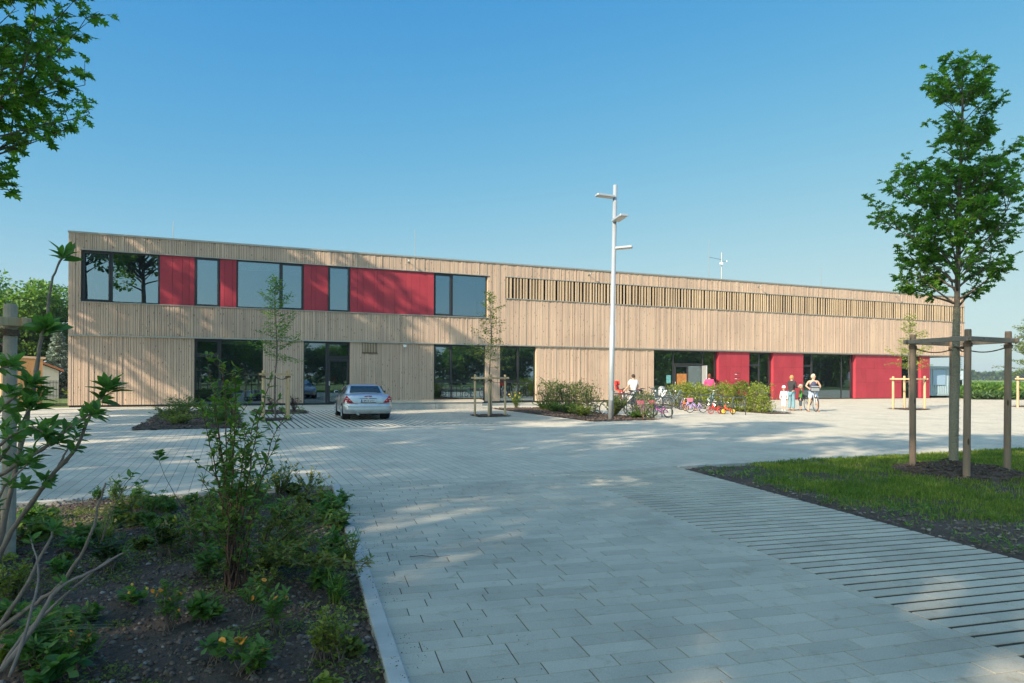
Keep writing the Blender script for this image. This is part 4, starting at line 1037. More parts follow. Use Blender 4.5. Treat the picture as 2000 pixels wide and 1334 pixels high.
# ---- shrubs
def shrub(name, loc, seed, h, spread, nst, label, leaf=SIMPLE, mat='leaf_gen', lsize=.045, dens=1.0, cat='shrub', stemmat='twig', upright=.8, lo=.12, flowers=None, group=None, sr=.006, bushy=.5, tips=None):
    t = empty(name, loc, 0, label, cat, group); r = random.Random(seed); m = MB(); L = Leaves(seed); FL = []
    for s_ in range(nst):
        if tips: tip = Vector(tips[s_ % len(tips)]) + Vector((r.gauss(0, .04), r.gauss(0, .04), r.gauss(0, .04)))
        else:
            a = r.uniform(0, 6.283); q = spread * math.sqrt(r.random()); tip = Vector((q * math.cos(a), q * math.sin(a), h * r.uniform(.6, 1.05) * (1 - .25 * q / max(spread, .01))))
        b0 = Vector((r.gauss(0, .04), r.gauss(0, .04), -.03)); n = max(5, int(tip.length / .07)); pts = []
        cv = Vector((tip.x * .35, tip.y * .35, tip.z * .6)) 
        for i in range(n + 1):
            k = i / n; p = b0 * (1 - k) ** 2 + cv * 2 * k * (1 - k) * (1 if upright > .5 else .8) + tip * k * k + Vector((r.gauss(0, .006), r.gauss(0, .006), 0)); pts.append(p)
        m.tube(pts, [sr * (1 - .75 * i / n) for i in range(n + 1)], 5, cap=False)
        def leafrun(pts, k0):
            n = len(pts) - 1
            for i in range(n):
                if i / n < k0: continue
                ax = (pts[i + 1] - pts[i]).normalized()
                for q in range(max(1, int(round(3.2 * dens)))):
                    p = pts[i].lerp(pts[i + 1], r.random()); d = (ax * r.uniform(.3, .9) + rdir(r, -.5, .6)).normalized()
                    L.put(p, d, lsize * r.uniform(.6, 1.25) * (1 if i < n - 2 else .8), .9)
        leafrun(pts, lo)
        for i in range(2, n):
            if r.random() < bushy * .6:
                ax = (pts[i] - pts[i - 1]).normalized(); d = (ax * .7 + rdir(r, -.2, .6) * .8).normalized(); ln = r.uniform(.08, .28) * h * .55
                q = [pts[i] + d * ln * k / 4 + Vector((0, 0, .1 * ln * (k / 4) ** 2)) for k in range(5)]
                m.tube(q, [.003, .0025, .002, .002, .0015], 3, cap=False); leafrun(q, .1)
                if flowers: FL.append(q[-1])
        if flowers: FL.append(pts[-1])
    m.build('stems', M[stemmat], t, smooth=True); L.build('foliage', leaf, M[mat], t)
    if flowers:
        f = MB()
        for p in FL:
            if r.random() > flowers[1]: continue
            n_ = rdir(r, .2, .9); q = n_.to_track_quat('Z', 'Y').to_matrix().to_4x4(); q.translation = p + Vector((0, 0, .01)); R_ = flowers[2]
            f.lathe([(R_ * .3, .004), (R_, .002), (R_ * .9, -.002), (0.001, 0)], 7, M=q)
        if f.v: f.build('flowers', M[flowers[0]], t)
    return t
# hedges in the beds by the building
def hedge(name, p0, p1, w, h, label, seed, mat='leaf_hed', n=9000, lsize=.065, cat='hedge'):
    p0, p1 = Vector(p0), Vector(p1); t = empty(name, tuple(p0), 0, label, cat); r = random.Random(seed); L = Leaves(seed); m = MB(); d = p1 - p0; Ln = d.length; u = d.normalized(); v = Vector((-u.y, u.x, 0))
    k = 0.0
    while k < Ln:
        for q in (-.2, .15):
            b0 = u * (k + r.uniform(-.1, .1)) + v * (q * w)
            for b_ in range(5):
                a = r.uniform(0, 6.28); e = b0 + Vector((math.cos(a) * .3, math.sin(a) * .3, h * r.uniform(.55, .98))); mid = b0.lerp(e, .5) + Vector((0, 0, .08)); m.tube([b0, mid, e], [.012, .008, .003], 4, cap=False)
        k += .45
    i = 0
    while i < n:
        a, b, c = r.uniform(-.1, Ln + .1), r.uniform(-.5, .5), r.uniform(.02, 1)
        top = h * (.84 + .30 * noise.noise(Vector((a * 1.3, seed, 0))) + .20 * noise.noise(Vector((a * 4, b * 3, seed))))
        wid = w * (1 + .35 * noise.noise(Vector((a * 1.5, c * 2, seed + 3)))) * (.75 + .5 * c if c < .5 else 1.15 - .35 * c)
        if noise.noise(Vector((a * 2.3, b * 2 + 5, c * h * 2.3 + seed))) < -.03 - (0.0 if c > .3 else -.1) : 
            if r.random() < .8: continue
        p = u * a + v * (b * wid) + Vector((0, 0, c * top)); o_ = (v * b * 2 + Vector((0, 0, .4))).normalized()
        L.put(p, (o_ + rdir(r, -.6, .7)).normalized(), lsize * r.uniform(.6, 1.25), .8); i += 1
    m.build('stems', M['twig'], t); L.build('foliage', TINY, M[mat], t); return t
hedge('beech_hedge', W(28.9, 6.4), W(28.8, 9.9), .95, 1.38, 'farther loose beech hedge behind the bicycle stands', 61, n=7600, mat='leaf_yel', lsize=.095)
hedge('beech_hedge', W(28.6, 10.4), W(28.5, 13.8), .95, 1.42, 'nearer loose beech hedge ending at the right end of the bicycle stands', 62, n=7600, mat='leaf_yel', lsize=.095)
hedge('beech_hedge', W(20.3, 8.4), W(20.3, 13.0), .85, 1.45, 'loose green beech hedge left of the lamp post', 63, n=6500, lsize=.085)
hedge('beech_hedge', W(20.9, 15.2), W(21.1, 16.0), .5, 1.2, 'thin hedge end just right of the lamp post', 64, n=900)
shrub('yellow_shrub', tuple(W(19.5, 7.0)), 71, .85, .42, 26, 'upright grey-green shrub with yellow flowers beside the ground floor window', LANCE, 'leaf_gen', .075, 1.2, flowers=('flower_y', .35, .03))
for i, (s_, o_, h_, m_, lb) in enumerate([(20.2, 8.8, .5, 'leaf_gen', 'low green ground cover clump at the back of the lamp post bed'), (19.8, 10.6, .5, 'leaf_gen', 'low dark green clump midway along the lamp post bed'), (19.6, 12.2, .55, 'leaf_gen', 'low green clump before the loose hedge near the lamp post'),
        (19.4, 13.8, .5, 'leaf_yel', 'yellow-green clump at the front of the bed left of the lamp post'), (20.3, 14.6, 1.0, 'leaf_hed', 'brownish fine-leaved shrub just left of the lamp post'), (20.9, 15.3, .35, 'leaf_gen', 'low clump at the foot of the lamp post')]):
    shrub('bed_shrub', tuple(W(s_, o_)), 80 + i, h_, .65, 46, lb, TINY, m_, .06, 1.5, bushy=.9)
# left bed in the middle distance
for i, (s_, o_, h_, sp, m_, lb) in enumerate([(5.2, 7.2, .8, .9, 'leaf_gen', 'green shrub at the back of the mulched bed near the left wing'), (6.3, 10.2, .75, .9, 'leaf_hed', 'loose shrub in the middle of the mulched bed'), (5.4, 13.6, .5, .8, 'leaf_yel', 'yellowish low shrub at the front left of the mulched bed'),
        (6.6, 14.2, .85, .7, 'leaf_gen', 'green shrub at the front right of the mulched bed'), (4.9, 10.6, .55, .7, 'leaf_hed', 'small shrub at the left rim of the mulched bed'), (6.7, 8.2, .7, .7, 'leaf_gen', 'shrub at the rear right of the mulched bed')]):
    shrub('bed_shrub', tuple(W(s_, o_)), 100 + i, h_, sp, 40, lb, TINY, m_, .055, 1.3, bushy=.9)
shrub('copper_shrub', tuple(W(8.5, 7.2)), 120, .75, .35, 14, 'dark copper-leaved shrub in the small bed left of the car, left one', SIMPLE, 'leaf_red', .07, .8)
shrub('copper_shrub', tuple(W(9.3, 7.4)), 121, .8, .38, 16, 'dark copper-leaved shrub in the small bed left of the car, right one', SIMPLE, 'leaf_red', .07, .8)
shrub('bed_shrub', tuple(W(8.9, 7.9)), 122, .35, .3, 14, 'small green tuft between the two copper-leaved shrubs', LANCE, 'leaf_gen', .09, 1)
# weeds at foot of the left building corner
shrub('bed_shrub', tuple(W(-2.3, .6)), 123, .6, .5, 22, 'dark low shrub by the garden gate at the left corner', TINY, 'leaf_dark', .06, 1.2)

# ---- foreground planting bed
def gz(v): return Vector((v.x, v.y, HB(v.x, v.y)))
# tall shrub with many upright stems
s1 = gz(G(452, 1150)); 
def tipsfor(base, lst): return [tuple(P(x, y, d) - base) for x, y, d in lst]
shrub('tall_shrub', tuple(s1), 201, 1.6, .4, 20, 'tall many-stemmed green shrub in the middle of the planting bed', SIMPLE, 'leaf_gen', .062, .80, stemmat='twigred', sr=.0075, bushy=.5, lo=.30,
      tips=tipsfor(s1, [(402, 735, 4.9), (440, 708, 4.8), (462, 760, 5.0), (486, 800, 4.6), (425, 800, 5.1), (538, 715, 4.5), (545, 860, 4.8), (520, 905, 5.0), (498, 850, 4.7), (386, 770, 4.9), (470, 850, 5.2), (412, 880, 4.6), (566, 800, 4.9), (440, 900, 4.5), (395, 930, 4.9), (530, 960, 4.6)]))
s2 = gz(G(500, 1110))
shrub('spreading_shrub', tuple(s2), 203, .7, .6, 26, 'low spreading light green shrub right of the tall shrub, arching over the kerb', LANCE, 'leaf_hed', .062, 1.2, stemmat='twigred', lo=.15, bushy=.8,
      tips=tipsfor(s2, [(600, 1010, 5.0), (640, 1050, 4.9), (690, 1010, 5.2), (738, 1098, 4.6), (560, 985, 5.4), (610, 960, 5.6), (655, 1100, 4.7), (580, 1080, 4.6), (525, 1000, 5.5), (700, 1095, 4.8), (630, 1000, 5.5), (560, 1060, 4.8), (600, 1110, 4.5), (400, 1130, 4.6)]))
s3 = gz(G(430, 1180))
shrub('spreading_shrub', tuple(gz(G(395, 1075))), 205, .5, .35, 16, 'mid green shrub in the bed left of the tall shrub', LANCE, 'leaf_gen', .07, 1.0, bushy=.6)
for (px, py, hh, sp, lb, sd_) in ((548, 968, .55, .28, 'small yellow-flowered shrub at the back corner of the planting bed', 210), (600, 966, .42, .30, 'yellow-flowered shrub nearest the end of the kerb', 211), (505, 985, .5, .25, 'yellow-flowered shrub half hidden behind the tall shrub', 212)):
    shrub('cinquefoil_shrub', tuple(gz(G(px, py))), sd_, hh, sp, 18, lb, TINY, 'leaf_gen', .030, 1.5, flowers=('flower_y', .35, .017), bushy=.9, sr=.004)

# big-leaved shrub close to the camera, its long bare stems fanning from the lower left
def vib():
    base = Vector((-2.75, 2.75, HB(-2.75, 2.75)))
    t = empty('viburnum_shrub', tuple(base), 0, 'large open shrub with long bare stems and tufts of big leaves close at the left', 'shrub'); r = random.Random(5); m = MB(); L = Leaves(77)
    def stem(pl, r0, tufts=(), leaves=0):
        pts = [P(x, y, d) - base for x, y, d in pl]
        out = []
        for i in range(len(pts) - 1):
            for k in range(5): 
                a, b = pts[i], pts[i + 1]; p_ = pts[max(i - 1, 0)]; n_ = pts[min(i + 2, len(pts) - 1)]; k_ = k / 5
                q = .5 * ((2 * a) + (b - p_) * k_ + (2 * p_ - 5 * a + 4 * b - n_) * k_ ** 2 + (-p_ + 3 * a - 3 * b + n_) * k_ ** 3)
                out.append(q + Vector((r.gauss(0, .002), r.gauss(0, .002), r.gauss(0, .002))))
        out.append(pts[-1]); n = len(out)
        m.tube(out, [r0 * (1 - .72 * i / n) * (1.25 if i % 7 == 3 else 1) for i in range(n)], 7)
        return out
    def tuft(c, d, n, size):
        d = Vector(d).normalized(); n = int(n * 1.4); size *= .88
        for i in range(n):
            a = i * 2.4 + r.uniform(-.3, .3); e = d.orthogonal().normalized(); f_ = d.cross(e)
            o_ = (e * math.cos(a) + f_ * math.sin(a)); k = i / n
            L.put(Vector(c) - d * .03 * (n - i) / n, (o_ * (1 - .5 * k) + d * (.35 + .5 * k)), size * r.uniform(.75, 1.2) * (1 - .25 * k), .8)
    B0 = (-60, 1420, 2.9)
    def side(pts, every, n, size):
        for i in range(3, len(pts), every):
            ax = (pts[i] - pts[i - 1]).normalized(); tuft(pts[i], (ax + rdir(r, 0, .6) * .8).normalized(), n, size)
    a = stem([(-20, 1250, 3.0), (47, 1151, 3.0), (89, 1068, 3.05), (109, 1030, 3.1)], .011); tuft(a[-1], (a[-1] - a[-3]), 9, .085)
    a = stem([(-10, 1235, 3.0), (73, 1176, 3.0), (120, 1140, 3.0), (174, 1053, 3.0), (190, 990, 3.0), (206, 943, 3.0)], .011)
    a = stem([(0, 1314, 2.7), (54, 1242, 2.75), (116, 1151, 2.85), (189, 1111, 2.95), (252, 1073, 3.05)], .012); tuft(a[-1], (a[-1] - a[-3]), 5, .06); tuft(a[11], (.1, 0, 1), 5, .06)
    a = stem([(-30, 1150, 3.2), (15, 1053, 3.2), (60, 984, 3.15), (109, 921, 3.1), (150, 874, 3.1), (175, 815, 3.1), (200, 775, 3.1), (212, 755, 3.1)], .013); tuft(a[-1], (0.1, 0, 1), 16, .11); tuft(a[-6], (.4, 0, .8), 7, .09); tuft(a[14], (.7, 0, .5), 5, .055); tuft(a[20], (.6, .1, .5), 6, .07)
    a = stem([(-5, 1080, 3.3), (13, 1000, 3.3), (43, 857, 3.3), (64, 772, 3.3), (81, 660, 3.3), (92, 635, 3.3), (94, 592, 3.3), (104, 540, 3.3), (124, 497, 3.3)], .013); tuft(a[-1], (0.1, 0, 1), 8, .125); tuft(a[25], (0, 0, 1), 13, .12); tuft(a[22], (.2, -.3, .8), 8, .11)
    a = stem([(-70, 880, 3.2), (0, 802, 3.2), (40, 765, 3.2), (66, 745, 3.2)], .010); tuft(a[-1], (0.4, 0, 1), 9, .10); side(a, 3, 5, .09)
    a = stem([(-30, 945, 3.0), (85, 874, 3.0), (145, 827, 3.0), (188, 803, 3.0)], .010); tuft(a[-1], (0.6, 0, .7), 8, .09); side(a, 3, 5, .08)
    a = stem([(-60, 800, 3.0), (-10, 730, 3.0), (25, 710, 3.0)], .009); tuft(a[-1], (0.5, 0, .8), 9, .10); side(a, 4, 5, .09)
    a = stem([(-60, 1000, 3.1), (0, 900, 3.1), (30, 850, 3.1), (62, 790, 3.1)], .009); tuft(a[-1], (0.2, 0, 1), 8, .10); side(a, 3, 5, .09)
    a = stem([(-60, 930, 2.9), (10, 860, 2.9), (60, 835, 2.9), (95, 850, 2.9)], .009); tuft(a[-1], (0.8, 0, .3), 8, .085); side(a, 3, 5, .08)
    a = stem([(109, 921, 3.1), (130, 880, 3.15), (150, 850, 3.2)], .006); tuft(a[-1], (0.4, 0, .9), 7, .08)
    a = stem([(-80, 1120, 2.9), (-20, 1010, 2.9), (10, 950, 2.9), (60, 900, 2.9)], .009); tuft(a[-1], (0.4, 0, .9), 7, .08); side(a, 4, 5, .07)
    a = stem([(-60, 1420, 2.9), (0, 1314, 2.75), (47, 1240, 2.8), (130, 1160, 2.9), (215, 1090, 3.0)], .012)
    a = stem([(20, 1320, 2.6), (60, 1200, 2.7), (75, 1120, 2.8), (60, 1050, 2.9)], .007); tuft(a[-1], (0, 0, 1), 6, .06)
    for (x, y, d, dd) in ((20, 760, 3.1, (.3, 0, 1)), (50, 790, 3.1, (-.3, 0, .8)), (80, 770, 3.2, (.4, 0, .9)), (100, 830, 3.1, (.6, 0, .6)), (70, 880, 3.0, (.2, 0, 1)), (35, 900, 3.0, (-.2, 0, .8)), (120, 860, 3.0, (.5, 0, .8)), (10, 830, 3.0, (.1, -.3, .9)), (150, 830, 3.1, (.1, 0, 1)), (45, 945, 3.0, (.3, 0, .9)), (90, 935, 3.1, (.6, 0, .6)), (175, 800, 3.1, (-.3, 0, .9)), (105, 1180, 3.0, (0, 0, 1)), (45, 1190, 3.0, (-.3, 0, 1)), (120, 1130, 3.1, (.2, 0, 1)), (30, 1240, 2.9, (-.2, 0, 1)), (15, 1180, 3.0, (.2, 0, 1))):
        tuft(P(x, y, d) - base, dd, 6 if y > 1000 else 7, .055 if y > 1000 else .085)
    m.build('stems', plain('viburnum_bark', (0.21, 0.165, 0.135), .8, 0, .25, 25), t, smooth=True); L.build('foliage', SIMPLE, M['leaf_vib'], t)
vib()
def sapling(px, py, dg, pl, tufts, label, seed, size=.07):
    base = gz(G(px, py)); t = empty('sapling', tuple(base), 0, label, 'shrub'); m = MB(); L = Leaves(seed); r = random.Random(seed)
    for q in pl:
        pts = [Vector((0, 0, -.02))] + [P(x, y, d) - base for x, y, d in q]; m.tube(pts, [.005, .004] + [.0025] * (len(pts) - 2), 5)
        c = pts[-1]; ax = (pts[-1] - pts[-2]).normalized()
        for i in range(tufts): L.put(c - ax * .10 * r.random(), (ax * .5 + rdir(r, -.3, .5)).normalized(), size * r.uniform(.6, 1.2), .8)
    m.build('stems', M['twig'], t); L.build('foliage', SIMPLE, M['leaf_vib'], t)
bd = G(370, 1010).y
sapling(375, 1005, bd, [[(345, 972, bd - .1), (322, 930, bd - .2), (305, 885, bd - .3)], [(400, 985, bd), (415, 965, bd + .1)]], 12, 'thin leaning twig with a tuft of leaves before the sunlit plaza', 221, .09)
b2 = G(190, 1075).y
sapling(190, 1075, b2, [[(225, 985, b2), (245, 945, b2), (262, 925, b2)], [(215, 1000, b2), (240, 960, b2 + .1), (280, 940, b2)]], 9, 'young twig pair with big leaves left of the bare stem', 222, .085)

def grasstuft(name, px, py, n, h, label, mat='grass', w=.004, bend=.6, cat='grass tuft', seed=0, dirn=None, group=None):
    b = gz(G(px, py)); r = random.Random(seed); m = MB()
    for i in range(n):
        a = r.uniform(0, 6.283); L_ = h * r.uniform(.5, 1.1); o_ = Vector((math.cos(a), math.sin(a), 0)); 
        if dirn: o_ = (o_ * .5 + Vector(dirn)).normalized()
        s_ = Vector((-o_.y, o_.x, 0)); p = Vector((r.gauss(0, .02), r.gauss(0, .02), -.01)); q = bend * r.uniform(.4, 1.3); pr = []
        for k in range(6):
            t_ = k / 5; c = p + o_ * (L_ * q * t_ * t_) + Vector((0, 0, L_ * (t_ - q * .45 * t_ * t_))); ww = w * (1 - t_ ** 2 * .95)
            pr.append((c + s_ * ww, c - s_ * ww))
        vs = [x for pq in pr for x in pq]; m.add(vs, [(2 * k, 2 * k + 1, 2 * k + 3, 2 * k + 2) for k in range(5)])
    o = m.build(name, M[mat], None, loc=tuple(b)); return tag(o, label, cat, group)
M['grass_y'] = leafmat('pale_grass', (0.16, 0.20, 0.05), (0.26, 0.30, 0.08), trans=.35)
grasstuft('grass_tuft', 205, 1062, 70, .34, 'bright yellow-green grass tuft catching a patch of sun in the bed', 'grass_y', .006, .9, seed=1)
grasstuft('grass_tuft', 300, 1040, 40, .30, 'green grass tuft right of the sunlit tuft', 'grass', .006, .8, seed=2)
grasstuft('grass_tuft', 10, 1290, 60, .42, 'long flattened pale grass at the lower left corner', 'grass_y', .008, 1.25, seed=3, dirn=(1.6, .25, 0))
grasstuft('grass_tuft', 655, 1175, 46, .36, 'tall thin green grass tuft beside the kerb', 'grass', .0035, .7, seed=4)
grasstuft('grass_tuft', 265, 990, 36, .26, 'arching pale grass at the back of the bed', 'grass_y', .006, 1.1, seed=5)
grasstuft('grass_tuft', 80, 1020, 50, .16, 'short dark grass near the left stake', 'grass', .005, .8, seed=6)
grasstuft('grass_tuft', 690, 1055, 26, .22, 'small grass tuft at the kerb under the arching twig', 'grass', .004, .8, seed=7)
grasstuft('grass_tuft', 330, 990, 30, .22, 'green tuft behind the thin leaning twig', 'grass', .005, .8, seed=8)
HERBS = [
 (632, 1290, .30, .10, 30, TINY, 'leaf_yel', .035, None, 'feathery yellow-green herb in the lower right corner of the bed'),
 (655, 1020, .26, .12, 22, TINY, 'leaf_yel', .03, None, 'fluffy light green herb beside the kerb near its far end'),
 (585, 1015, .30, .14, 24, TINY, 'leaf_yel', .032, None, 'fluffy yellow-green herb before the yellow-flowered shrubs'),
 (480, 1310, .22, .14, 18, LANCE, 'leaf_gen', .075, ('flower_o', .14, .022), 'marigold plant with orange flowers at the lower edge of the bed'),
 (540, 1235, .32, .10, 12, LANCE, 'leaf_gen', .07, ('flower_o', .15, .018), 'tall leggy marigold left of the feathery herb'),
 (500, 1200, .26, .10, 10, LANCE, 'leaf_gen', .065, ('flower_o', .2, .018), 'leggy marigold in front of the tall shrub'),
 (330, 1230, .34, .13, 20, LANCE, 'leaf_gen', .05, ('flower_o', .12, .014), 'wilting weed with brown flower heads in the middle of the bed'),
 (405, 1215, .16, .12, 14, SIMPLE, 'leaf_gen', .09, None, 'low broad-leaved weed before the tall shrub'),
 (265, 1180, .14, .10, 12, BROAD, 'leaf_vib', .07, ('flower_y', .4, .01), 'bluish lady mantle clump with small yellow flowers'),
 (215, 1110, .30, .12, 16, LANCE, 'leaf_dark', .08, None, 'dark upright weed below the sunlit grass tuft'),
 (320, 1085, .36, .10, 14, LANCE, 'leaf_dark', .08, None, 'dark green upright plant left of the tall shrub foot'),
 (225, 990, .42, .10, 14, LANCE, 'leaf_gen', .07, None, 'upright narrow-leaved plant at the back rim of the bed'),
 (300, 1010, .34, .16, 18, LANCE, 'leaf_gen', .075, None, 'leafy green plant at the back rim right of the upright one'),
 (95, 1225, .12, .12, 14, BROAD, 'leaf_vib', .085, None, 'round-leaved low plant under the bare stems'),
 (165, 1220, .11, .12, 12, BROAD, 'leaf_gen', .06, None, 'small clover-like plant right of the round-leaved plant'),
 (105, 1330, .12, .12, 16, BROAD, 'leaf_vib', .09, None, 'round-leaved plant at the lower edge of the picture'),
 (160, 1300, .30, .10, 12, LANCE, 'leaf_gen', .06, ('flower_o', .3, .014), 'withered brown-flowered weed at the lower left'),
 (420, 1290, .18, .08, 8, BROAD, 'leaf_vib', .07, None, 'grey-green weed with rounded leaves at the bottom middle'),
 (640, 1345, .10, .08, 14, BROAD, 'leaf_yel', .05, None, 'small fleshy bright green plant at the bottom edge of the bed'),
 (150, 1080, .18, .12, 14, SIMPLE, 'leaf_vib', .08, None, 'low big-leaved seedling beside the left stake mulch'),
 (440, 1050, .34, .16, 18, LANCE, 'leaf_gen', .07, None, 'leafy herb behind the stems of the tall shrub'),
 (120, 1130, .16, .12, 10, SIMPLE, 'leaf_vib', .07, None, 'small big-leaved seedling under the bare stems'),
]
for i, (px, py, hh, sp, ns_, lf_, mt_, ls_, fl_, lb) in enumerate(HERBS):
    shrub('herb', tuple(gz(G(px, py))), 300 + i, hh, sp, ns_, lb, lf_, mt_, ls_, .7 if lf_ is BROAD else 1.0, cat='herb', flowers=fl_, lo=.25 if lf_ is not BROAD else .7, sr=.003, bushy=.35 if lf_ is not TINY else .9)
wr = random.Random(4242); wi = 0; wproto = [shrub('weed', (0, 0, 0), 900 + q, (.16, .22, .12, .3)[q], (.10, .12, .09, .12)[q], (12, 14, 10, 14)[q], 'small weed', (SIMPLE, LANCE, BROAD, TINY)[q], ('leaf_gen', 'leaf_vib', 'leaf_hed', 'leaf_yel')[q], (.06, .065, .05, .035)[q], 1.0, cat='weed', sr=.003, bushy=.6, lo=.2, group='small weeds in the planting bed') for q in range(4)]
while wi < 84:
    x, y = wr.uniform(-5.2, -.8), wr.uniform(3.2, 8.9)
    if not inside((x, y), near) or (y < 5.2 and wr.random() < .6): continue
    o = wproto[wi] if wi < 4 else copy_tree(wproto[wi % 4]); o.location = (x, y, HB(x, y)); o.rotation_euler = (0, 0, wr.uniform(0, 6.28)); k = wr.uniform(.7, 1.5); o.scale = (k, k, k)
    o['label'] = ('small leafy green weed in the planting bed', 'small narrow-leaved weed in the planting bed', 'tiny round-leaved weed in the planting bed', 'small feathery weed in the planting bed')[wi % 4] + ', %s, %s' % ('near the kerb' if x > -2.2 else 'in the middle' if x > -3.6 else 'far left', 'at the front' if y < 5 else 'half way back' if y < 7 else 'at the back'); wi += 1
# tiny seedlings nobody could count
L = Leaves(9); r = random.Random(9); k = 0
while k < 4200:
    x, y = r.uniform(-5, -.3), r.uniform(2.2, 9.0)
    if not inside((x, y), near) or noise.noise(Vector((x * 1.7, y * 1.7, 44))) < -.02 + (.12 if y < 5 else -.1): continue
    for q in range(5): L.put((x + r.gauss(0, .02), y + r.gauss(0, .02), HB(x, y) + r.uniform(.0, .03)), rdir(r, 0, .8), r.uniform(.012, .035))
    k += 1
tag(L.build('seedling_cover', SIMPLE, M['leaf_hed']), kind='stuff')
L = Leaves(19); k = 0
while k < 420:
    y = r.uniform(5.5, 11.5); e = r.uniform(.12, 1.6); x = lline(y).x + e
    if noise.noise(Vector((x * 1.5, y * 1.5, 4))) < -.1: continue
    for q in range(6): L.put((x + r.gauss(0, .025), y + r.gauss(0, .025), HL(x, y) + r.uniform(.0, .05)), rdir(r, .1, .9), r.uniform(.02, .06))
    k += 1
tag(L.build('lawn_weeds', LANCE, M['leaf_gen']), kind='stuff')
# ================================================================ left and right backgrounds
def gable_house(name, loc, rz, w, d, h, rh, wallm, roofm, label, over=.4, cat='house', wins=()):
    t = empty(name, loc, rz, label, cat); m = MB(); m.box(-w / 2, w / 2, -d / 2, d / 2, -.1, h)
    m.add([(-w / 2, -d / 2, h), (w / 2, -d / 2, h), (0, -d / 2, h + rh), (-w / 2, d / 2, h), (w / 2, d / 2, h), (0, d / 2, h + rh)], [(0, 1, 2), (3, 5, 4), (0, 2, 5, 3), (1, 4, 5, 2)])
    m.build('wall', wallm, t); m = MB(); k = rh / (w / 2); o_ = over
    for s_ in (-1, 1):
        a = [(s_ * (w / 2 + o_), -d / 2 - o_, h - o_ * k + .05), (0, -d / 2 - o_, h + rh + .05), (0, d / 2 + o_, h + rh + .05), (s_ * (w / 2 + o_), d / 2 + o_, h - o_ * k + .05)]
        vs = a + [(x, y, z + .14) for x, y, z in a]; m.add(vs, [(0, 1, 2, 3), (4, 7, 6, 5), (0, 4, 5, 1), (1, 5, 6, 2), (2, 6, 7, 3), (3, 7, 4, 0)])
    m.build('roof', roofm, t)
    for (x, z, ww, hh) in wins:
        f = MB(); f.bbox(x - ww / 2, x + ww / 2, -d / 2 - .06, -d / 2 - .005, z, z + hh, .01); fo = f.build('window', M['white'], t)
        p = MB(); p.box(x - ww / 2 + .07, x + ww / 2 - .07, -d / 2 - .066, -d / 2 - .061, z + .07, z + hh - .07); p.build('pane', M['glass'], fo)
    return t
M['tile_dark'] = plain('dark_roof_tiles', (0.035, 0.04, 0.05), .6, 0, .2, 12, .3)
M['tile_red'] = plain('red_roof_tiles', (0.30, 0.13, 0.07), .8, 0, .25, 10, .3)
M['yellow_wall'] = plain('cream_render', (0.62, 0.50, 0.26), .9, 0, .05)
M['white_wall'] = plain('white_render', (0.62, 0.64, 0.62), .9, 0, .05)
gable_house('dwelling_house', (-39.2, 44.2, 0), R(38), 9, 10, 3.5, 3.3, M['yellow_wall'], M['tile_dark'], 'cream rendered house with dark tiled roof at the left edge', over=.5)
gable_house('garage', (-31.5, 44.6, 0), R(40), 2.8, 3.2, 1.75, .62, M['white_wall'], M['tile_red'], 'small white garage with reddish tiled roof before the blue spruce', over=.25)
# board shed
t = empty('board_shed', (-25.9, 33.6, 0), R(8), 'light timber board shed with flat roof left of the garden gate', 'shed'); m = MB(); m.box(-3.0, 1.9, -1.2, 1.2, 0, 2.3); m.build('wall', M['backing'], t)
m = MB(); plankrow(m, -3.0, 1.9, 0.02, 2.3, -1.205, depth=(.02, .03)); m.build('cladding', M['stake_new'], t)
m = MB()
y = -1.2
while y < 1.2: m.box(1.9, 1.93, y + .004, y + .12, 0.02, 2.3); y += .125
m.build('side_cladding', M['stake_new'], t)
m = MB(); m.bbox(-3.15, 2.05, -1.4, 1.35, 2.3, 2.42, .01); m.build('roof', M['flash'], t)
# garden fence and gate between shed and building
def barfence(name, a, b, h, n, label, rails=(0.1, .95), posts=True, cat='fence'):
    a, b = Vector(a), Vector(b); d = b - a; t = empty(name, tuple(a), math.atan2(d.y, d.x), label, cat); Ln = d.length
    m = MB()
    for i in range(n + 1): x = Ln * i / n; m.tube([(x, 0, .05), (x, 0, h)], .006, 4)
    for z in rails: m.tube([(0, 0, h * z), (Ln, 0, h * z)], .012, 4)
    m.build('mesh_panel', M['dark'], t)
    for i in range(int(Ln / 2.4) + 1):
        p = MB(); x = min(i * 2.4, Ln); p.bbox(x - .03, x + .03, .01, .07, -.1, h + .04, .005); p.build('post', M['dark'], t)
    return t
barfence('garden_gate', W(-1.75, -.9), W(-.35, -.25), 1.2, 22, 'narrow dark metal garden gate at the left building corner', cat='gate')
barfence('garden_fence', (-36.5, 40.0, 0), (-24.5, 46.5, 0), 1.15, 80, 'dark bar fence across the garden behind the gate', rails=(.12, .5, .95))
barfence('garden_fence', W(-9.5, -.6), W(-5.6, -.8), 1.2, 50, 'dark bar fence in front of the board shed', rails=(.12, .5, .95))
hedge('garden_hedge', (-31.4, 47.6, 0), (-27.6, 47.6, 0), .9, 1.75, 'clipped dark green hedge right of the white garage', 66, mat='leaf_dark', n=6000, lsize=.10)
shrub('garden_shrub', (-25.6, 40.0, 0), 401, .8, .7, 30, 'yellow-green bush on the grass behind the garden gate', TINY, 'leaf_yel', .08, 1.2)
shrub('garden_shrub', tuple(W(-3.2, 1.6)), 402, .8, .8, 30, 'dark leafy bush on the plaza edge before the garden gate', TINY, 'leaf_gen', .06, 1.0)

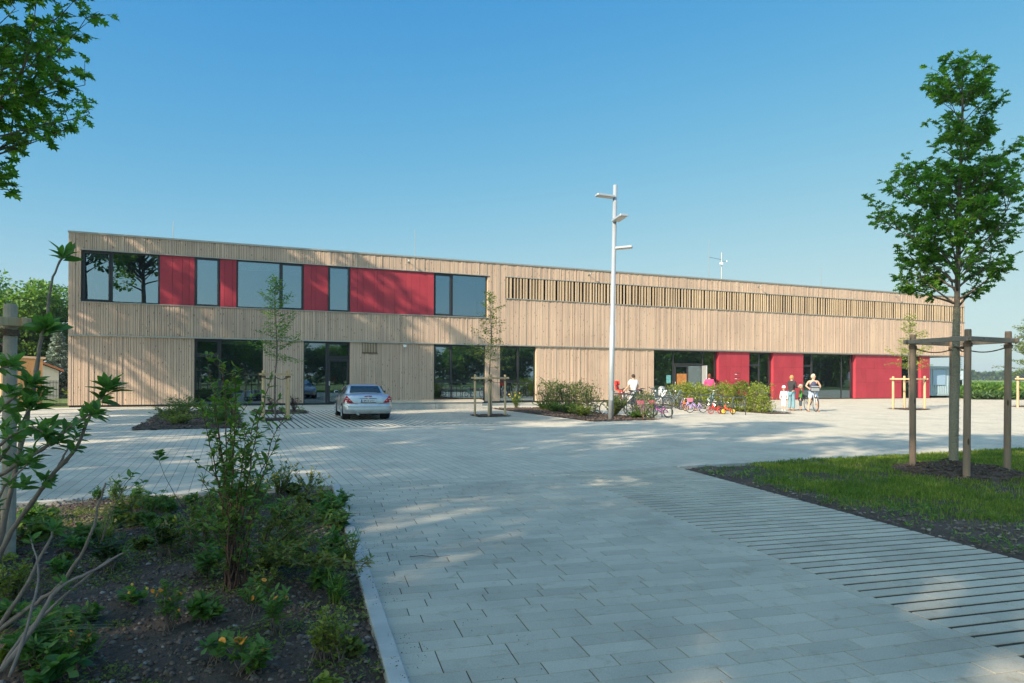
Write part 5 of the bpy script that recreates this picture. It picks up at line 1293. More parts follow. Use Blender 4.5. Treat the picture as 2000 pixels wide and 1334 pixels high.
# container behind the right corner
t = empty('site_container', tuple(W(60.8, -.9)), BANG + R(-4), 'pale blue-grey steel site container with hazard striped corner behind the right end of the building', 'container')
M['cont'] = plain('container_paint', (0.36, 0.47, 0.52), .5, .1, .06, 2)
m = MB(); LX, LY, HZ = 2.45, 6.0, 2.35; m.box(-1.6, LX - 1.6, 0.05, LY, .2, HZ + .15)
x = -1.6
while x < LX - 1.7: m.bbox(x + .03, x + .12, -.0, .05, .3, HZ + .05, .012); x += .2
y = .15
while y < LY - .1: m.bbox(LX - 1.6, LX - 1.55, y, y + .12, .3, HZ + .05, .012); y += .28
m.build('shell', M['cont'], t)
m = MB()
for (a, b, c, d) in ((-1.65, LX - 1.53, -.03, .06),): m.bbox(a, b, c, d, .15, .30, .01); m.bbox(a, b, c, d, HZ + .05, HZ + .2, .01)
m.bbox(LX - 1.68, LX - 1.53, -.03, .10, .3, HZ + .05, .01); m.build('frame', M['cont'], t)
m = MB(); m.bbox(-1.2, .15, -.045, -.012, 1.02, 2.25, .01); m.build('shutter', plain('pale_shutter', (0.32, 0.46, 0.60), .5, 0, .04), t)
m = MB(); m.box(-1.0, .6, .2, .5, -.02, .2); m.box(-1, .6, 4, 4.4, -.02, .2); m.build('footing', M['dark'], t)
hz = MB()
for k in range(11):
    z = .35 + k * .18
    if 1.2 < z < 1.45: continue
    hz.add([(LX - 1.66, -.034, z), (LX - 1.57, -.034, z + .07), (LX - 1.57, -.034, z + .15), (LX - 1.66, -.034, z + .08)], [(0, 1, 2, 3)], k % 2)
hz.build('hazard_stripes', [plain('hazard_red', (.35, .04, .03), .5), M['white']], t)
t = empty('site_cabin', tuple(W(62.2, -.2)), BANG + R(-4), 'white and dark site cabin with striped corner just right of the container', 'container')
m = MB(); m.bbox(-.1, .3, 0, 4, 1.45, 2.2, .02); m.build('upper_body', M['cont'], t); m = MB(); m.bbox(-.40, -.11, .02, 4, .15, 1.44, .02); m.build('tarpaulin', M['dark'], t); m = MB(); m.bbox(-.1, .38, 0, 4, .12, 1.42, .02); m.build('lower_body', M['cont'], t)

# maize field, far trees
r = random.Random(77); L = Leaves(77); cnt = 0
C0, C1 = (30.0, 58.0), (75, 49)
for i in range(5200):
    y = 52 + 58 * r.random() ** 1.7; x = y * r.uniform(.655, .82)
    if y < 53 + (x - 38) * -.05: continue
    h = r.uniform(.95, 1.25) * (0.55 if y < 54 else 1)
    for k in range(7):
        z = h * (.25 + .75 * k / 7); a = r.uniform(0, 6.28); L.put((x, y, z - .25), (math.cos(a), math.sin(a), r.uniform(.5, 1.3)), r.uniform(.35, .6), .3)
tag(L.build('maize_field', LANCE, M['leaf_gen']), kind='stuff')
m = MB(); m.add([(41, 60, .85), (230, 60, .85), (330, 260, .9), (60, 260, .9)], [(0, 1, 2, 3)]); o = m.build('maize_canopy', plain('maize_top', (0.17, 0.23, 0.06), .9, 0, .3, .8, .5)); tag(o, kind='structure')
L = Leaves(78)
for i in range(3500):
    y = r.uniform(50.5, 53); x = y * r.uniform(.665, .82); L.put((x, y, r.uniform(0, .35)), rdir(r, .2, 1), r.uniform(.2, .45))
tag(L.build('field_margin_weeds', LANCE, M['leaf_dark']), kind='stuff')
FT = [(205, 305, 6.5, 5, 'leaf_dark'), (216, 303, 9.5, 6.5, 'leaf_gen'), (231, 302, 8.5, 7.5, 'leaf_dark'), (222, 290, 5.0, 6, 'leaf_hed'), (246, 305, 8.5, 7, 'leaf_dark'), (262, 300, 7.0, 8, 'leaf_gen'), (196, 320, 4.5, 7, 'leaf_dark'), (165, 222, 8.5, 6.5, 'leaf_gen'), (156, 216, 6.5, 5.5, 'leaf_gen'), (172, 214, 9.5, 6.5, 'leaf_dark')]
FL_ = ['small dark tree left of the far group across the maize', 'tallest light tree in the far group across the maize', 'wide dark tree right of the tallest one across the maize', 'low pale bush in front of the far group', 'dark rounded tree between the two right stakes across the maize', 'broad green tree behind the right stake across the maize', 'very low dark tree at the left end of the far group', 'green tree at the right edge beyond the maize, middle one', 'low tree at the right edge beyond the maize, left one', 'dark tree at the right edge beyond the maize']
for i, (x, y, H_, rx_, mt_) in enumerate(FT):
    q_ = 2.0 if i < 7 else 2.3; x, y, rx_ = x * q_, y * q_, rx_ * 1.5
    big_tree('field_tree', (x, y, -.5), 500 + i, H_, .3, rx_, FL_[i], n=1800, lsize=.9, lobes=18, trunk_r=.25, clump=1.2, mat=mt_, group='trees on the horizon beyond the maize')
tag(sheet('far_hills', [(150, 420), (900, 700), (900, 720), (150, 440)], .5, M['field']), kind='structure')
L = Leaves(79)
for i in range(5000):
    x = r.uniform(120, 520); y = 430 + (x - 150) * .15 + r.uniform(-6, 6); L.put((x, y, r.uniform(-1, 6 + 3 * noise.noise(Vector((x * .02, 3, 1))))), rdir(r, -.3, 1), 3.0)
tag(L.build('far_wood', shape_big, M['leaf_dark']), kind='stuff')

# ================================================================ lamp post
LP = G(1193, 820)
t = empty('lamp_post', tuple(LP), 0, 'tall pale grey lamp post with three flat heads beside the hedge bed', 'lamp post')
M['post'] = plain('galvanised_post', (0.42, 0.46, 0.48), .35, .35, .05, 3)
LX_, LH = .115, 8.46
m = MB(); m.tube([(0, 0, -.1), (LX_ * .33, 0, LH * .4), (LX_ * .34, 0, LH * .4 + .01), (LX_, 0, LH)], [.10, .098, .084, .075], 20); m.build('pole', M['post'], t, smooth=True)
m = MB(); m.bbox(-.045, .045, -.104, -.094, .7, 1.05, .003); m.build('service_door', M['post'], t)
def lhead(z, ang, ln=.62):
    k = z / LH * LX_; Mx = Matrix.Translation((k, 0, z)) @ Matrix.Rotation(ang, 4, 'Z') @ Matrix.Rotation(R(-3), 4, 'Y')
    m = MB(); m.bbox(.06, .10 + ln, -.15, .15, -.045, .035, .012, M=Mx); o = m.build('lamp_head', M['post'], t)
    g_ = MB(); g_.box(.16, .06 + ln, -.12, .12, -.050, -.0455, M=Mx); g_.build('lens', plain('lamp_lens', (.45, .44, .40), .3), o)
    g_ = MB(); g_.tube([Mx @ Vector((.03, 0, -.01)), Mx @ Vector((.09, 0, -.01))], .03, 8); g_.build('bracket', M['dark'], o)
lhead(1.55 + (735.9 - 385) / 1333 * 24.6, R(195)); lhead(1.55 + (735.9 - 432) / 1333 * 24.6, R(-75), .75); lhead(1.55 + (735.9 - 485) / 1333 * 24.6, R(-15), .55)

# ================================================================ parked car
def car():
    org = Vector((-5.24, 24.42, 0)); t = empty('parked_car', tuple(org), R(19.5), 'silver two seat coupe seen from behind, parked before the left wing', 'car')
    paint = bpy.data.materials.new('silver_paint'); tt, b = nt(paint); b.inputs['Base Color'].default_value = (.52, .54, .55, 1); b.inputs['Metallic'].default_value = .65; b.inputs['Roughness'].default_value = .28; b.inputs['Coat Weight'].default_value = .8; b.inputs['Coat Roughness'].default_value = .05
    nz = noise_tex(tt, 5, 4, .6, objco(tt)); rr = ramp(tt, [(.3, (.47, .49, .50)), (.7, (.56, .58, .59))]); tt.links.new(nz.outputs[0], rr.inputs[0]); tt.links.new(rr.outputs[0], b.inputs['Base Color'])
    black = plain('black_rubber', (.018, .018, .018), .75); cg = bpy.data.materials.new('tinted_glass'); t2, b2 = nt(cg); b2.inputs['Base Color'].default_value = (.012, .03, .032, 1); b2.inputs['Roughness'].default_value = .04; b2.inputs['Specular IOR Level'].default_value = .9
    # y: 0 = rear axle, forward +.  stations (y, half width, sill z, deck z at centre, shoulder z)
    st = [(-.80, .62, .30, .72, .70), (-.785, .74, .27, .80, .76), (-.74, .80, .25, .90, .86), (-.66, .835, .24, .94, .90), (-.50, .85, .23, .955, .92), (-.30, .857, .22, .96, .925), (0, .86, .22, .965, .925), (.3, .858, .22, .965, .92), (.7, .855, .21, .96, .91), (1.1, .853, .21, .95, .90), (1.5, .853, .21, .93, .885), (1.9, .853, .21, .90, .865), (2.2, .85, .22, .865, .84), (2.5, .845, .22, .83, .80), (2.8, .82, .23, .77, .745), (3.0, .76, .25, .69, .67), (3.12, .66, .27, .60, .585), (3.16, .55, .30, .52, .51)]
    ys = []; y = st[0][0]
    while y < st[-1][0]: ys.append(y); y += .03
    ys += [st[-1][0]]
    def ip(y):
        for a, c in zip(st[:-1], st[1:]):
            if a[0] <= y <= c[0]:
                k = (y - a[0]) / (c[0] - a[0]); return [a[i] + (c[i] - a[i]) * k for i in range(1, 5)]
        return st[-1][1:]
    m = MB(); rows = []
    for y in ys:
        hw, sz, dz, sh = ip(y); lo = sz
        for ay in (0, 2.40):
            d = abs(y - ay)
            if d < .355: lo = max(lo, .30 + math.sqrt(max(0, .355 ** 2 - d * d)))
        lo = min(lo, sh - .12)
        prof = [(0, sz + .02), (hw - .22, sz + .02), (hw - .20, max(lo, sz + .02)), (hw - .035, lo), (hw - .012, lo + .02), (hw, lo + (sh - lo) * .35), (hw - .003, lo + (sh - lo) * .62), (hw - .02, sh - .06), (hw - .055, sh - .012), (hw - .13, sh + (dz - sh) * .45), (hw * .6, dz - .006), (hw * .3, dz), (0, dz + .003)]
        rows.append([(x, y, z) for x, z in prof] + [(-x, y, z) for x, z in prof[-2:0:-1]])
    n = len(rows[0]); vs = [v for r_ in rows for v in r_]; fs = []
    for i in range(len(rows) - 1):
        for j in range(n): l = (j + 1) % n; fs.append((i * n + j, i * n + l, (i + 1) * n + l, (i + 1) * n + j))
    fs.append(tuple(range(n - 1, -1, -1))); fs.append(tuple((len(rows) - 1) * n + j for j in range(n))); m.add(vs, fs)
    body = m.build('body', paint, t, smooth=True)
    bv = body.modifiers.new('es', 'EDGE_SPLIT'); bv.split_angle = R(40)
    # hard top: loft from rear deck to windscreen base
    cs = [(.05, .60, .955), (.18, .60, 1.10), (.34, .585, 1.215), (.48, .57, 1.262), (.75, .565, 1.283), (1.0, .565, 1.28), (1.2, .57, 1.262), (1.45, .59, 1.17), (1.72, .63, 1.02), (1.95, .67, .90)]
    m = MB(); rows = []
    for y, hw, z in cs:
        zb = ip(y)[3] - .01; hb = .745 if y > .1 else .70
        rows.append([(hb, y, zb), (hb - (hb - hw) * .5, y, zb + (z - zb) * .5), (hw, y, z - .035 if z > zb + .05 else z - .01), (hw - .05, y, z - .006), (hw * .5, y, z + .010), (0, y, z + .014), (-hw * .5, y, z + .010), (-hw + .05, y, z - .006), (-hw, y, z - .035 if z > zb + .05 else z - .01), (-(hb - (hb - hw) * .5), y, zb + (z - zb) * .5), (-hb, y, zb)])
    n = 11; vs = [v for r_ in rows for v in r_]; fs = []
    for i in range(len(rows) - 1):
        for j in range(n - 1): fs.append((i * n + j, (i + 1) * n + j, (i + 1) * n + j + 1, i * n + j + 1))
    m.add(vs, fs); m.build('hard_top', paint, t, smooth=True)
    def quad(name, pts, mat, par=t, th=.006):
        a, b_, c = Vector(pts[0]), Vector(pts[1]), Vector(pts[2]); nn = (b_ - a).cross(c - a).normalized(); k = len(pts)
        mm = MB(); mm.add([Vector(p) + nn * th for p in pts] + [Vector(p) - nn * .002 for p in pts], [tuple(range(k))] + [(i, k + i, k + (i + 1) % k, (i + 1) % k) for i in range(k)]); return mm.build(name, mat, par)
    rw = quad('rear_window', [(-.565, .075, .985), (.565, .075, .985), (.53, .20, 1.125), (.50, .345, 1.215), (-.50, .345, 1.215), (-.53, .20, 1.125)], cg, th=.016)
    quad('windscreen', [(.60, 1.86, .94), (-.60, 1.86, .94), (-.55, 1.25, 1.225), (.55, 1.25, 1.225)], cg, th=.02)
    for s_ in (-1, 1):
        p = [(s_ * .748, .42, .95), (s_ * .748, 1.66, .92), (s_ * .655, 1.30, 1.19), (s_ * .640, .62, 1.225), (s_ * .665, .44, 1.14)]
        quad('side_window', p if s_ > 0 else p[::-1], cg, th=.02)
        # mirror
        mm = MB(); mm.ball((s_ * .90, 1.55, .985), (.10, .055, .065), n=12, m=8); mo = mm.build('mirror', paint, t, smooth=True)
        mm = MB(); mm.tube([(s_ * .77, 1.56, .93), (s_ * .86, 1.56, .955)], .02, 6); mm.build('mirror_arm', black, mo)
        mm = MB(); mm.bbox(s_ * .90 - .075, s_ * .90 + .075, 1.485, 1.495, .94, 1.03, .004); mm.build('mirror_glass', cg, mo)
        # door shut lines and handle
        mm = MB(); mm.tube([(s_ * .861, .52, .33), (s_ * .868, .50, .6), (s_ * .85, .46, .90)], .004, 4); mm.tube([(s_ * .861, 1.72, .30), (s_ * .862, 1.74, .6), (s_ * .845, 1.74, .86)], .004, 4); mm.build('shut_line', black, t)
        mm = MB(); mm.bbox(s_ * .868 - .012, s_ * .868 + .012, .60, .78, .755, .785, .005); mm.build('door_handle', paint, t)
    # rear face: lights, boot lines, plate, bumper, exhaust
    redl = plain('red_lens', (.42, .012, .015), .15, 0, .05); clear = plain('clear_lens', (.6, .5, .48), .15, 0, .05)
    for s_ in (-1, 1):
        def on(x, z, dy=.012):   # the tail face wraps round the corner
            ax = abs(x); yb = max(float(np.interp(ax, [.62, .74, .80, .835, .86], [-.80, -.785, -.74, -.66, -.56])), float(np.interp(z, [.72, .80, .86, .90, .94], [-.80, -.785, -.76, -.74, -.66]))); return (s_ * (ax + .012), yb - dy, z)
        pts = [(.50, .635), (.70, .635), (.845, .64), (.842, .72), (.80, .82), (.735, .90), (.66, .80), (.57, .70)]
        mm = MB(); c = on(.71, .74, .03); k = len(pts); mm.add([on(x, z, .022) for x, z in pts] + [c], [((i, (i + 1) % k, k) if s_ < 0 else ((i + 1) % k, i, k)) for i in range(k)])
        tl = mm.build('tail_light', redl, t)
        q = MB(); q.add([on(.60, .70, .032), on(.80, .70, .034), on(.795, .735, .034), on(.635, .735, .034)], [(0, 1, 2, 3)]); q.add([on(.68, .775, .03), on(.79, .775, .034), on(.78, .80, .034), on(.695, .80, .03)], [(0, 1, 2, 3)]); q.build('reversing_lens', clear, tl)
    pl = MB(); pl.bbox(-.26, .26, -.826, -.812, .655, .765, .004); plate = pl.build('number_plate', plain('plate_white', (.62, .64, .64), .4, 0, .03), t)
    q = MB(); q.box(-.256, -.212, -.8275, -.8262, .66, .76); q.build('plate_band', plain('plate_blue', (.02, .07, .32), .4), plate)
    q = MB(); q.box(-.27, .27, -.83, -.815, .640, .654); q.build('plate_holder', black, plate)
    cu = bpy.data.curves.new('plate_text', 'FONT'); cu.body = 'BM SF 2727'; cu.size = .098; cu.extrude = .001; cu.align_x = 'CENTER'; to = bpy.data.objects.new('plate_text', cu); COL.objects.link(to)
    dg = bpy.context.evaluated_depsgraph_get(); me = bpy.data.meshes.new_from_object(to.evaluated_get(dg)); COL.objects.unlink(to); bpy.data.objects.remove(to)
    tx = bpy.data.objects.new('plate_text', me); COL.objects.link(tx); me.materials.clear(); me.materials.append(black); tx.parent = plate; tx.rotation_euler = (R(90), 0, 0); tx.location = (.02, -.828, .676); tx.scale = (.82, 1, 1)
    q = MB(); q.tube([(-.66, -.80, .635), (-.45, -.832, .60), (-.30, -.836, .575), (.30, -.836, .575), (.45, -.832, .60), (.66, -.80, .635)], .006, 4); q.tube([(-.30, -.80, .79), (.30, -.80, .79)], .007, 4); q.build('boot_line', black, t)
    q = MB(); q.bbox(-.13, .13, -.79, -.735, .862, .885, .006); q.build('brake_light', redl, t)
    q = MB(); q.lathe([(.036, 0), (.042, .004), (.036, .008), (.030, .004)], 20, M=Matrix.Translation((0, -.802, .825)) @ Matrix.Rotation(R(90), 4, 'X'), closed=True)
    for k in range(3):
        a = R(90 + k * 120); q.tube([(0, -.806, .825), (.036 * math.cos(a), -.806, .825 + .036 * math.sin(a))], .004, 4)
    q.build('badge', M['white'], t)
    # bumper swelling
    m = MB(); rows = []
    for i in range(25):
        a = -1 + 2 * i / 24; x = .845 * math.copysign(min(1, abs(a) * 1.12), a) if abs(a) < .9 else .865 * math.copysign(1, a); yy = -.80 - .055 * (1 - abs(a) ** 4) + (.0 if abs(a) < .8 else (abs(a) - .8) * 1.6 * .9)
        rows.append([(x * .985, yy + .03, .60), (x, yy - .005, .565), (x, yy - .012, .50), (x * .995, yy - .008, .42), (x * .985, yy - .02, .385), (x * .97, yy + .01, .30), (x * .95, yy + .06, .24)])
    n = 7; vs = [v for r_ in rows for v in r_]; fs = []
    for i in range(24):
        for j in range(n - 1): fs.append((i * n + j, i * n + j + 1, (i + 1) * n + j + 1, (i + 1) * n + j))
    m.add(vs, fs); m.build('bumper', paint, t, smooth=True)
    q = MB(); q.lathe([(.0, .02), (.034, .02), (.034, -.06), (.042, -.06), (.042, .10), (.0, .10)], 16, M=Matrix.Translation((-.37, -.82, .235)) @ Matrix.Rotation(R(90), 4, 'X') ); q.build('exhaust', M['post'], t)
    q = MB(); q.box(-.6, .6, -.6, 2.9, .19, .3); q.build('underbody', black, t)
    for (x, y) in ((-.755, 0), (.755, 0), (-.755, 2.4), (.755, 2.4)):
        s_ = 1 if x > 0 else -1; Mx = Matrix.Translation((x, y, .312)) @ Matrix.Rotation(R(90) * s_, 4, 'Y')
        w_ = MB(); w_.lathe([(.19, -.10), (.27, -.112), (.30, -.10), (.312, -.07), (.312, .07), (.30, .10), (.27, .112), (.19, .10)], 32, M=Mx, closed=True); wh = w_.build('wheel', black, t, smooth=True)
        w_ = MB(); w_.lathe([(.20, .095), (.195, .06), (.05, .075), (0.001, .08)], 28, M=Mx)
        for k in range(7):
            a = k * 2 * math.pi / 7; w_.tube([Mx @ Vector((.04 * math.cos(a), .04 * math.sin(a), .09)), Mx @ Vector((.195 * math.cos(a), .195 * math.sin(a), .10))], [.024, .030], 6)
        w_.build('rim', M['post'], wh)
        w_ = MB(); q0 = Matrix.Translation((x - s_ * .14, y, .312)) @ Matrix.Rotation(R(90) * s_, 4, 'Y'); w_.lathe([(.355, .12), (.36, -.05), (.0, -.05)], 20, M=q0); w_.build('wheel_well', black, t)
    t.scale = (.97, .97, .955)
    return t
car()

# ================================================================ bicycle stands
def stand(o, s_, ang, label, wd=.78, h=.80, mid=True):
    t = empty('bicycle_stand', tuple(W(s_, o)), BANG + ang, label, 'bicycle stand', 'bicycle stands on the plaza'); m = MB(); rc = .10; pts = [(0, 0, -.05), (0, 0, h - rc)]
    for k in range(1, 6): a = k * R(18); pts.append((rc - rc * math.cos(a), 0, h - rc + rc * math.sin(a)))
    pts2 = [(wd - x, y, z) for x, y, z in pts[::-1]]
    m.tube(pts + pts2, .022, 8); m.build('hoop', M['stand'], t, smooth=True)
    if mid: q = MB(); q.tube([(0, 0, .42), (wd, 0, .42)], .018, 8); q.build('crossbar', M['stand'], t)
    return t
M['stand'] = plain('graphite_tube', (0.07, 0.095, 0.10), .45, .4)
def SOf(px, py):
    g_ = G(px, py) - BA; return g_.dot(BU), g_.dot(BN)
STL = ['nearest the paving edge, holding the pink and purple children bicycle', 'second from the paving edge beside the pink basket', 'third in the left row', 'behind the hedge end near the lamp post', 'fifth in the left row behind the hedge end', 'at the back of the left row']
for i, (px, py) in enumerate(((1277, 818), (1259, 815), (1243, 812), (1224, 808), (1206, 806), (1190, 803))):
    s_, o = SOf(px, py); stand(o, s_, R(-14), 'graphite hoop bicycle stand ' + STL[i], wd=.70, h=.80)
STR = ['nearest, at the right end of the right row beside the hedge', 'second from the right end, beside the yellow-wheeled balance bike', 'third of the right row, by the small red bicycle', 'fourth of the right row', 'fifth of the right row, by the lilac bicycle', 'sixth of the right row', 'seventh of the right row', 'last of the right row toward the entrance']
for i, (px, py) in enumerate(((1431, 810.5), (1407, 808), (1387, 805), (1367, 803), (1346, 799.5), (1326, 796), (1308, 793), (1290, 790))):
    s_, o = SOf(px, py); stand(o, s_, R(-16), 'graphite hoop bicycle stand ' + STR[i], wd=.56, h=.74 if i else .72)
stand(*SOf(1272, 789)[::-1], R(0), 'galvanised hoop stand behind the white bicycle near the entrance glass', wd=.8, h=.85)

# ================================================================ bicycles
def cm(name, c, rough=.35): return plain(name, c, rough, 0, .05)
TYRE = plain('tyre', (.02, .02, .02), .8); CHROME = plain('chrome', (.55, .56, .57), .25, .9, .05)
def bicycle(name, label, loc, rz, wr, wb, fcol, tcol=None, adult=False, basket=None, childseat=None, rimcol=None, low=False, lean=0.0, balance=False, cat='bicycle', fender=None, solid=None):
    t = empty(name, loc, rz, label, cat); t.rotation_euler = (lean, 0, rz)
    fm = cm('paint_' + name, fcol); tm = cm('tyre_' + name, tcol) if tcol else TYRE
    for x in (0, wb):
        Mx = Matrix.Translation((x, 0, wr)) @ Matrix.Rotation(R(90), 4, 'X'); tr_ = .022 if adult else .020
        w_ = MB(); prof = [((wr - tr_) + tr_ * math.cos(a * math.pi / 4), tr_ * .8 * math.sin(a * math.pi / 4)) for a in range(8)]; w_.lathe(prof, 32, M=Mx, closed=True); wh = w_.build('wheel', tm, t, smooth=True)
        w_ = MB(); rr_ = wr - 2 * tr_
        w_.lathe([(rr_ - .006, -.008), (rr_ + .006, -.008), (rr_ + .006, .008), (rr_ - .006, .008)], 32, M=Mx, closed=True)
        if solid:
            w_.lathe([(rr_, .006), (rr_ * .45, .014), (0.001, .02)], 20, M=Mx); w_.lathe([(rr_, -.006), (rr_ * .45, -.014), (0.001, -.02)], 20, M=Mx)
        else:
            for k in range(14): a = k * 2 * math.pi / 14; w_.tube([Mx @ Vector((0, 0, .02 * (1 if k % 2 else -1))), Mx @ Vector((rr_ * math.cos(a), rr_ * math.sin(a), 0))], .0015, 3, cap=False)
        w_.tube([Mx @ Vector((0, 0, -.04)), Mx @ Vector((0, 0, .04))], .016, 8); w_.build('rim', cm('rim_' + name, rimcol) if rimcol else CHROME, wh)
        if fender or adult:
            w_ = MB(); q = []
            for k in range(12): a = R(20 if x == 0 else 35) + k * R(120 if x == 0 else 95) / 11; q.append((x + (wr + .02) * math.cos(a), 0, wr + (wr + .02) * math.sin(a)))
            for p, q_ in zip(q[:-1], q[1:]): w_.add([(p[0], -.022, p[2]), (q_[0], -.022, q_[2]), (q_[0], .022, q_[2]), (p[0], .022, p[2])], [(0, 1, 2, 3)])
            w_.build('mudguard', cm('guard_' + name, fender) if fender else fm, t)
    bb = (wb * .42, 0, wr * (.82 if adult else .95)); hd = (wb * .80, 0, wr * 2 + (.22 if adult else .10)); hl = (wb * .84, 0, wr * 2 + (.08 if adult else .02)); stp = (wb * .26, 0, wr * 2 + (.16 if adult else .02)); R1 = .018 if adult else .016
    m = MB()
    if balance: m.tube([(0, 0, wr), (wb * .35, 0, wr * 1.35), hl], .022, 8); m.tube([(wb * .32, 0, wr * 1.3), (wb * .25, 0, wr * 2.1)], .018, 6)
    else:
        m.tube([bb, stp], R1, 7); m.tube([bb, hl], R1 * 1.2, 7)
        if low or not adult: m.tube([(bb[0] - .02, 0, bb[2] + (stp[2] - bb[2]) * .35), ((bb[0] + hl[0]) / 2, 0, (bb[2] + hl[2]) / 2 + .06), hd], R1, 7)
        else: m.tube([(stp[0] + .01, 0, stp[2] - .05), hd], R1, 7)
        for s_ in (-.03, .03): m.tube([(bb[0], s_ * .5, bb[2]), (0, s_ * 1.6, wr)], .009, 5); m.tube([(stp[0], s_ * .5, stp[2] - .06), (0, s_ * 1.6, wr)], .008, 5)
    m.tube([hl, hd], R1 * 1.4, 7); m.build('frame', fm, t, smooth=True)
    m = MB(); hb = (hd[0] - .03, 0, hd[2] + (.12 if adult else .10))
    for s_ in (-.035, .035): m.tube([(hl[0], s_, hl[2] - .02), (wb - .02, s_ * 1.3, wr + .12), (wb, s_ * 1.3, wr)], .010, 6)
    m.tube([(hl[0], -.035, hl[2] - .02), (hl[0], .035, hl[2] - .02)], .012, 5); m.tube([hd, hb], .013, 6); m.build('fork', fm if not adult else CHROME, t)
    m = MB(); w_ = .28 if adult else .20; q = [(hb[0] - .10, -w_, hb[2] + .02), (hb[0] - .02, -w_ * .7, hb[2] + .05), (hb[0] + .03, -.04, hb[2]), (hb[0] + .03, .04, hb[2]), (hb[0] - .02, w_ * .7, hb[2] + .05), (hb[0] - .10, w_, hb[2] + .02)]; m.tube(q, .011, 7); ho = m.build('handlebar', CHROME, t, smooth=True)
    for s_ in (-1, 1): g_ = MB(); g_.tube([(hb[0] - .10, s_ * w_, hb[2] + .02), (hb[0] - .05, s_ * w_ * .85, hb[2] + .035)], .017, 8); g_.build('grip', TYRE, ho)
    m = MB(); sx, sz = stp[0] - .02, stp[2] + (.12 if adult else .06)
    if balance: sx, sz = wb * .25, wr * 2.1
    m.add([(sx - .12, -.07, sz), (sx - .12, .07, sz), (sx, .05, sz), (sx + .13, .012, sz - .005), (sx + .13, -.012, sz - .005), (sx, -.05, sz), (sx - .12, -.06, sz + .04), (sx - .12, .06, sz + .04), (sx, .04, sz + .035), (sx + .12, .01, sz + .02), (sx + .12, -.01, sz + .02), (sx, -.04, sz + .035)],
          [(0, 5, 4, 3, 2, 1), (6, 7, 8, 9, 10, 11), (0, 1, 7, 6), (1, 2, 8, 7), (2, 3, 9, 8), (3, 4, 10, 9), (4, 5, 11, 10), (5, 0, 6, 11)]); m.build('saddle', TYRE, t)
    m = MB(); m.tube([(stp[0], 0, stp[2] - .02), (sx, 0, sz)], .012, 6); m.build('seat_post', CHROME, t)
    if not balance:
        m = MB(); Mx = Matrix.Translation((bb[0], -.04, bb[2])) @ Matrix.Rotation(R(90), 4, 'X'); rc = .085 if adult else .05; m.lathe([(rc - .01, -.002), (rc, -.002), (rc, .002), (rc - .01, .002)], 20, M=Mx, closed=True)
        for s_, a in ((-1, 2.3), (1, 5.4)): L_ = .17 if adult else .10; e = (bb[0] + L_ * math.cos(a), s_ * .07, bb[2] + L_ * math.sin(a)); m.tube([(bb[0], s_ * .05, bb[2]), e], .009, 5); m.bbox(e[0] - .04, e[0] + .04, e[1] + (s_ - 1) * .04, e[1] + (s_ + 1) * .04, e[2] - .01, e[2] + .01, .004)
        m.build('crank', CHROME, t)
    if basket:
        m = MB(); x0, z0 = hd[0] + .05, hd[2] - .02; m.add([(x0, -.10, z0), (x0 + .13, -.10, z0), (x0 + .13, .10, z0), (x0, .10, z0), (x0 - .02, -.13, z0 + .16), (x0 + .18, -.13, z0 + .16), (x0 + .18, .13, z0 + .16), (x0 - .02, .13, z0 + .16)], [(0, 1, 2, 3), (0, 4, 5, 1), (1, 5, 6, 2), (2, 6, 7, 3), (3, 7, 4, 0)]); m.build('basket', cm('basket_' + name, basket), t)
    if childseat:
        x0, z0 = -.02, wr * 2 + .18; m = MB(); sm = cm('child_seat_' + name, childseat)
        m.bbox(x0 - .14, x0 + .17, -.16, .16, z0, z0 + .06, .02); Mx = Matrix.Translation((x0 - .16, 0, z0 + .03)) @ Matrix.Rotation(R(-10), 4, 'Y'); m.bbox(-.04, .04, -.17, .17, 0, .46, .03, M=Mx); m.bbox(-.02, .10, -.18, -.12, .25, .46, .02, M=Mx); m.bbox(-.02, .10, .12, .18, .25, .46, .02, M=Mx)
        for s_ in (-1, 1): m.bbox(x0 + .02, x0 + .14, s_ * .19 - .03, s_ * .19 + .03, z0 - .30, z0 + .05, .015); m.bbox(x0 + .0, x0 + .2, s_ * .19 - .04, s_ * .19 + .04, z0 - .38, z0 - .33, .01)
        so = m.build('child_seat', sm, t); q = MB(); q.bbox(x0 - .10, x0 + .13, -.12, .12, z0 + .061, z0 + .085, .008); q.build('cushion', TYRE if childseat[0] > .2 else cm('red_cushion', (.45, .03, .03)), so)
    if adult:
        m = MB(); m.tube([(0, -.06, wr), (-.05, -.06, wr * 2 + .05), (.25, -.05, wr * 2 + .05)], .006, 4); m.tube([(0, .06, wr), (-.05, .06, wr * 2 + .05), (.25, .05, wr * 2 + .05)], .006, 4); m.build('rack', M['dark'], t)
        m = MB(); m.ball((hd[0] + .09, 0, hd[2] - .02), (.035, .04, .045), n=8); m.build('bike_lamp', M['white'], t)
    return t
def bk(px, py): return tuple(G(px, py))
a_ = R(4)
bicycle('child_bicycle', 'pink and purple children bicycle with black tyres nearest the paving edge', bk(1305, 815.5), R(180 + 6), .205, .66, (.42, .06, .34), basket=(.75, .12, .25))
bicycle('child_bicycle', 'purple children bicycle with pink basket, half behind the left stands', bk(1278, 812.5), R(180 + 22), .19, .60, (.30, .09, .42), basket=(.80, .15, .28), lean=.08)
bicycle('child_bicycle', 'lilac children bicycle with a pink basket in the middle of the right row', bk(1373, 806.0), R(180 + 8), .20, .60, (.50, .38, .70), basket=(.78, .2, .3), rimcol=(.6, .6, .65), fender=(.55, .45, .75))
bicycle('child_bicycle', 'lilac and white small bicycle at the left of the right row', bk(1358, 802.5), R(180 + 14), .16, .48, (.42, .33, .68), rimcol=(.8, .35, .12), lean=.06)
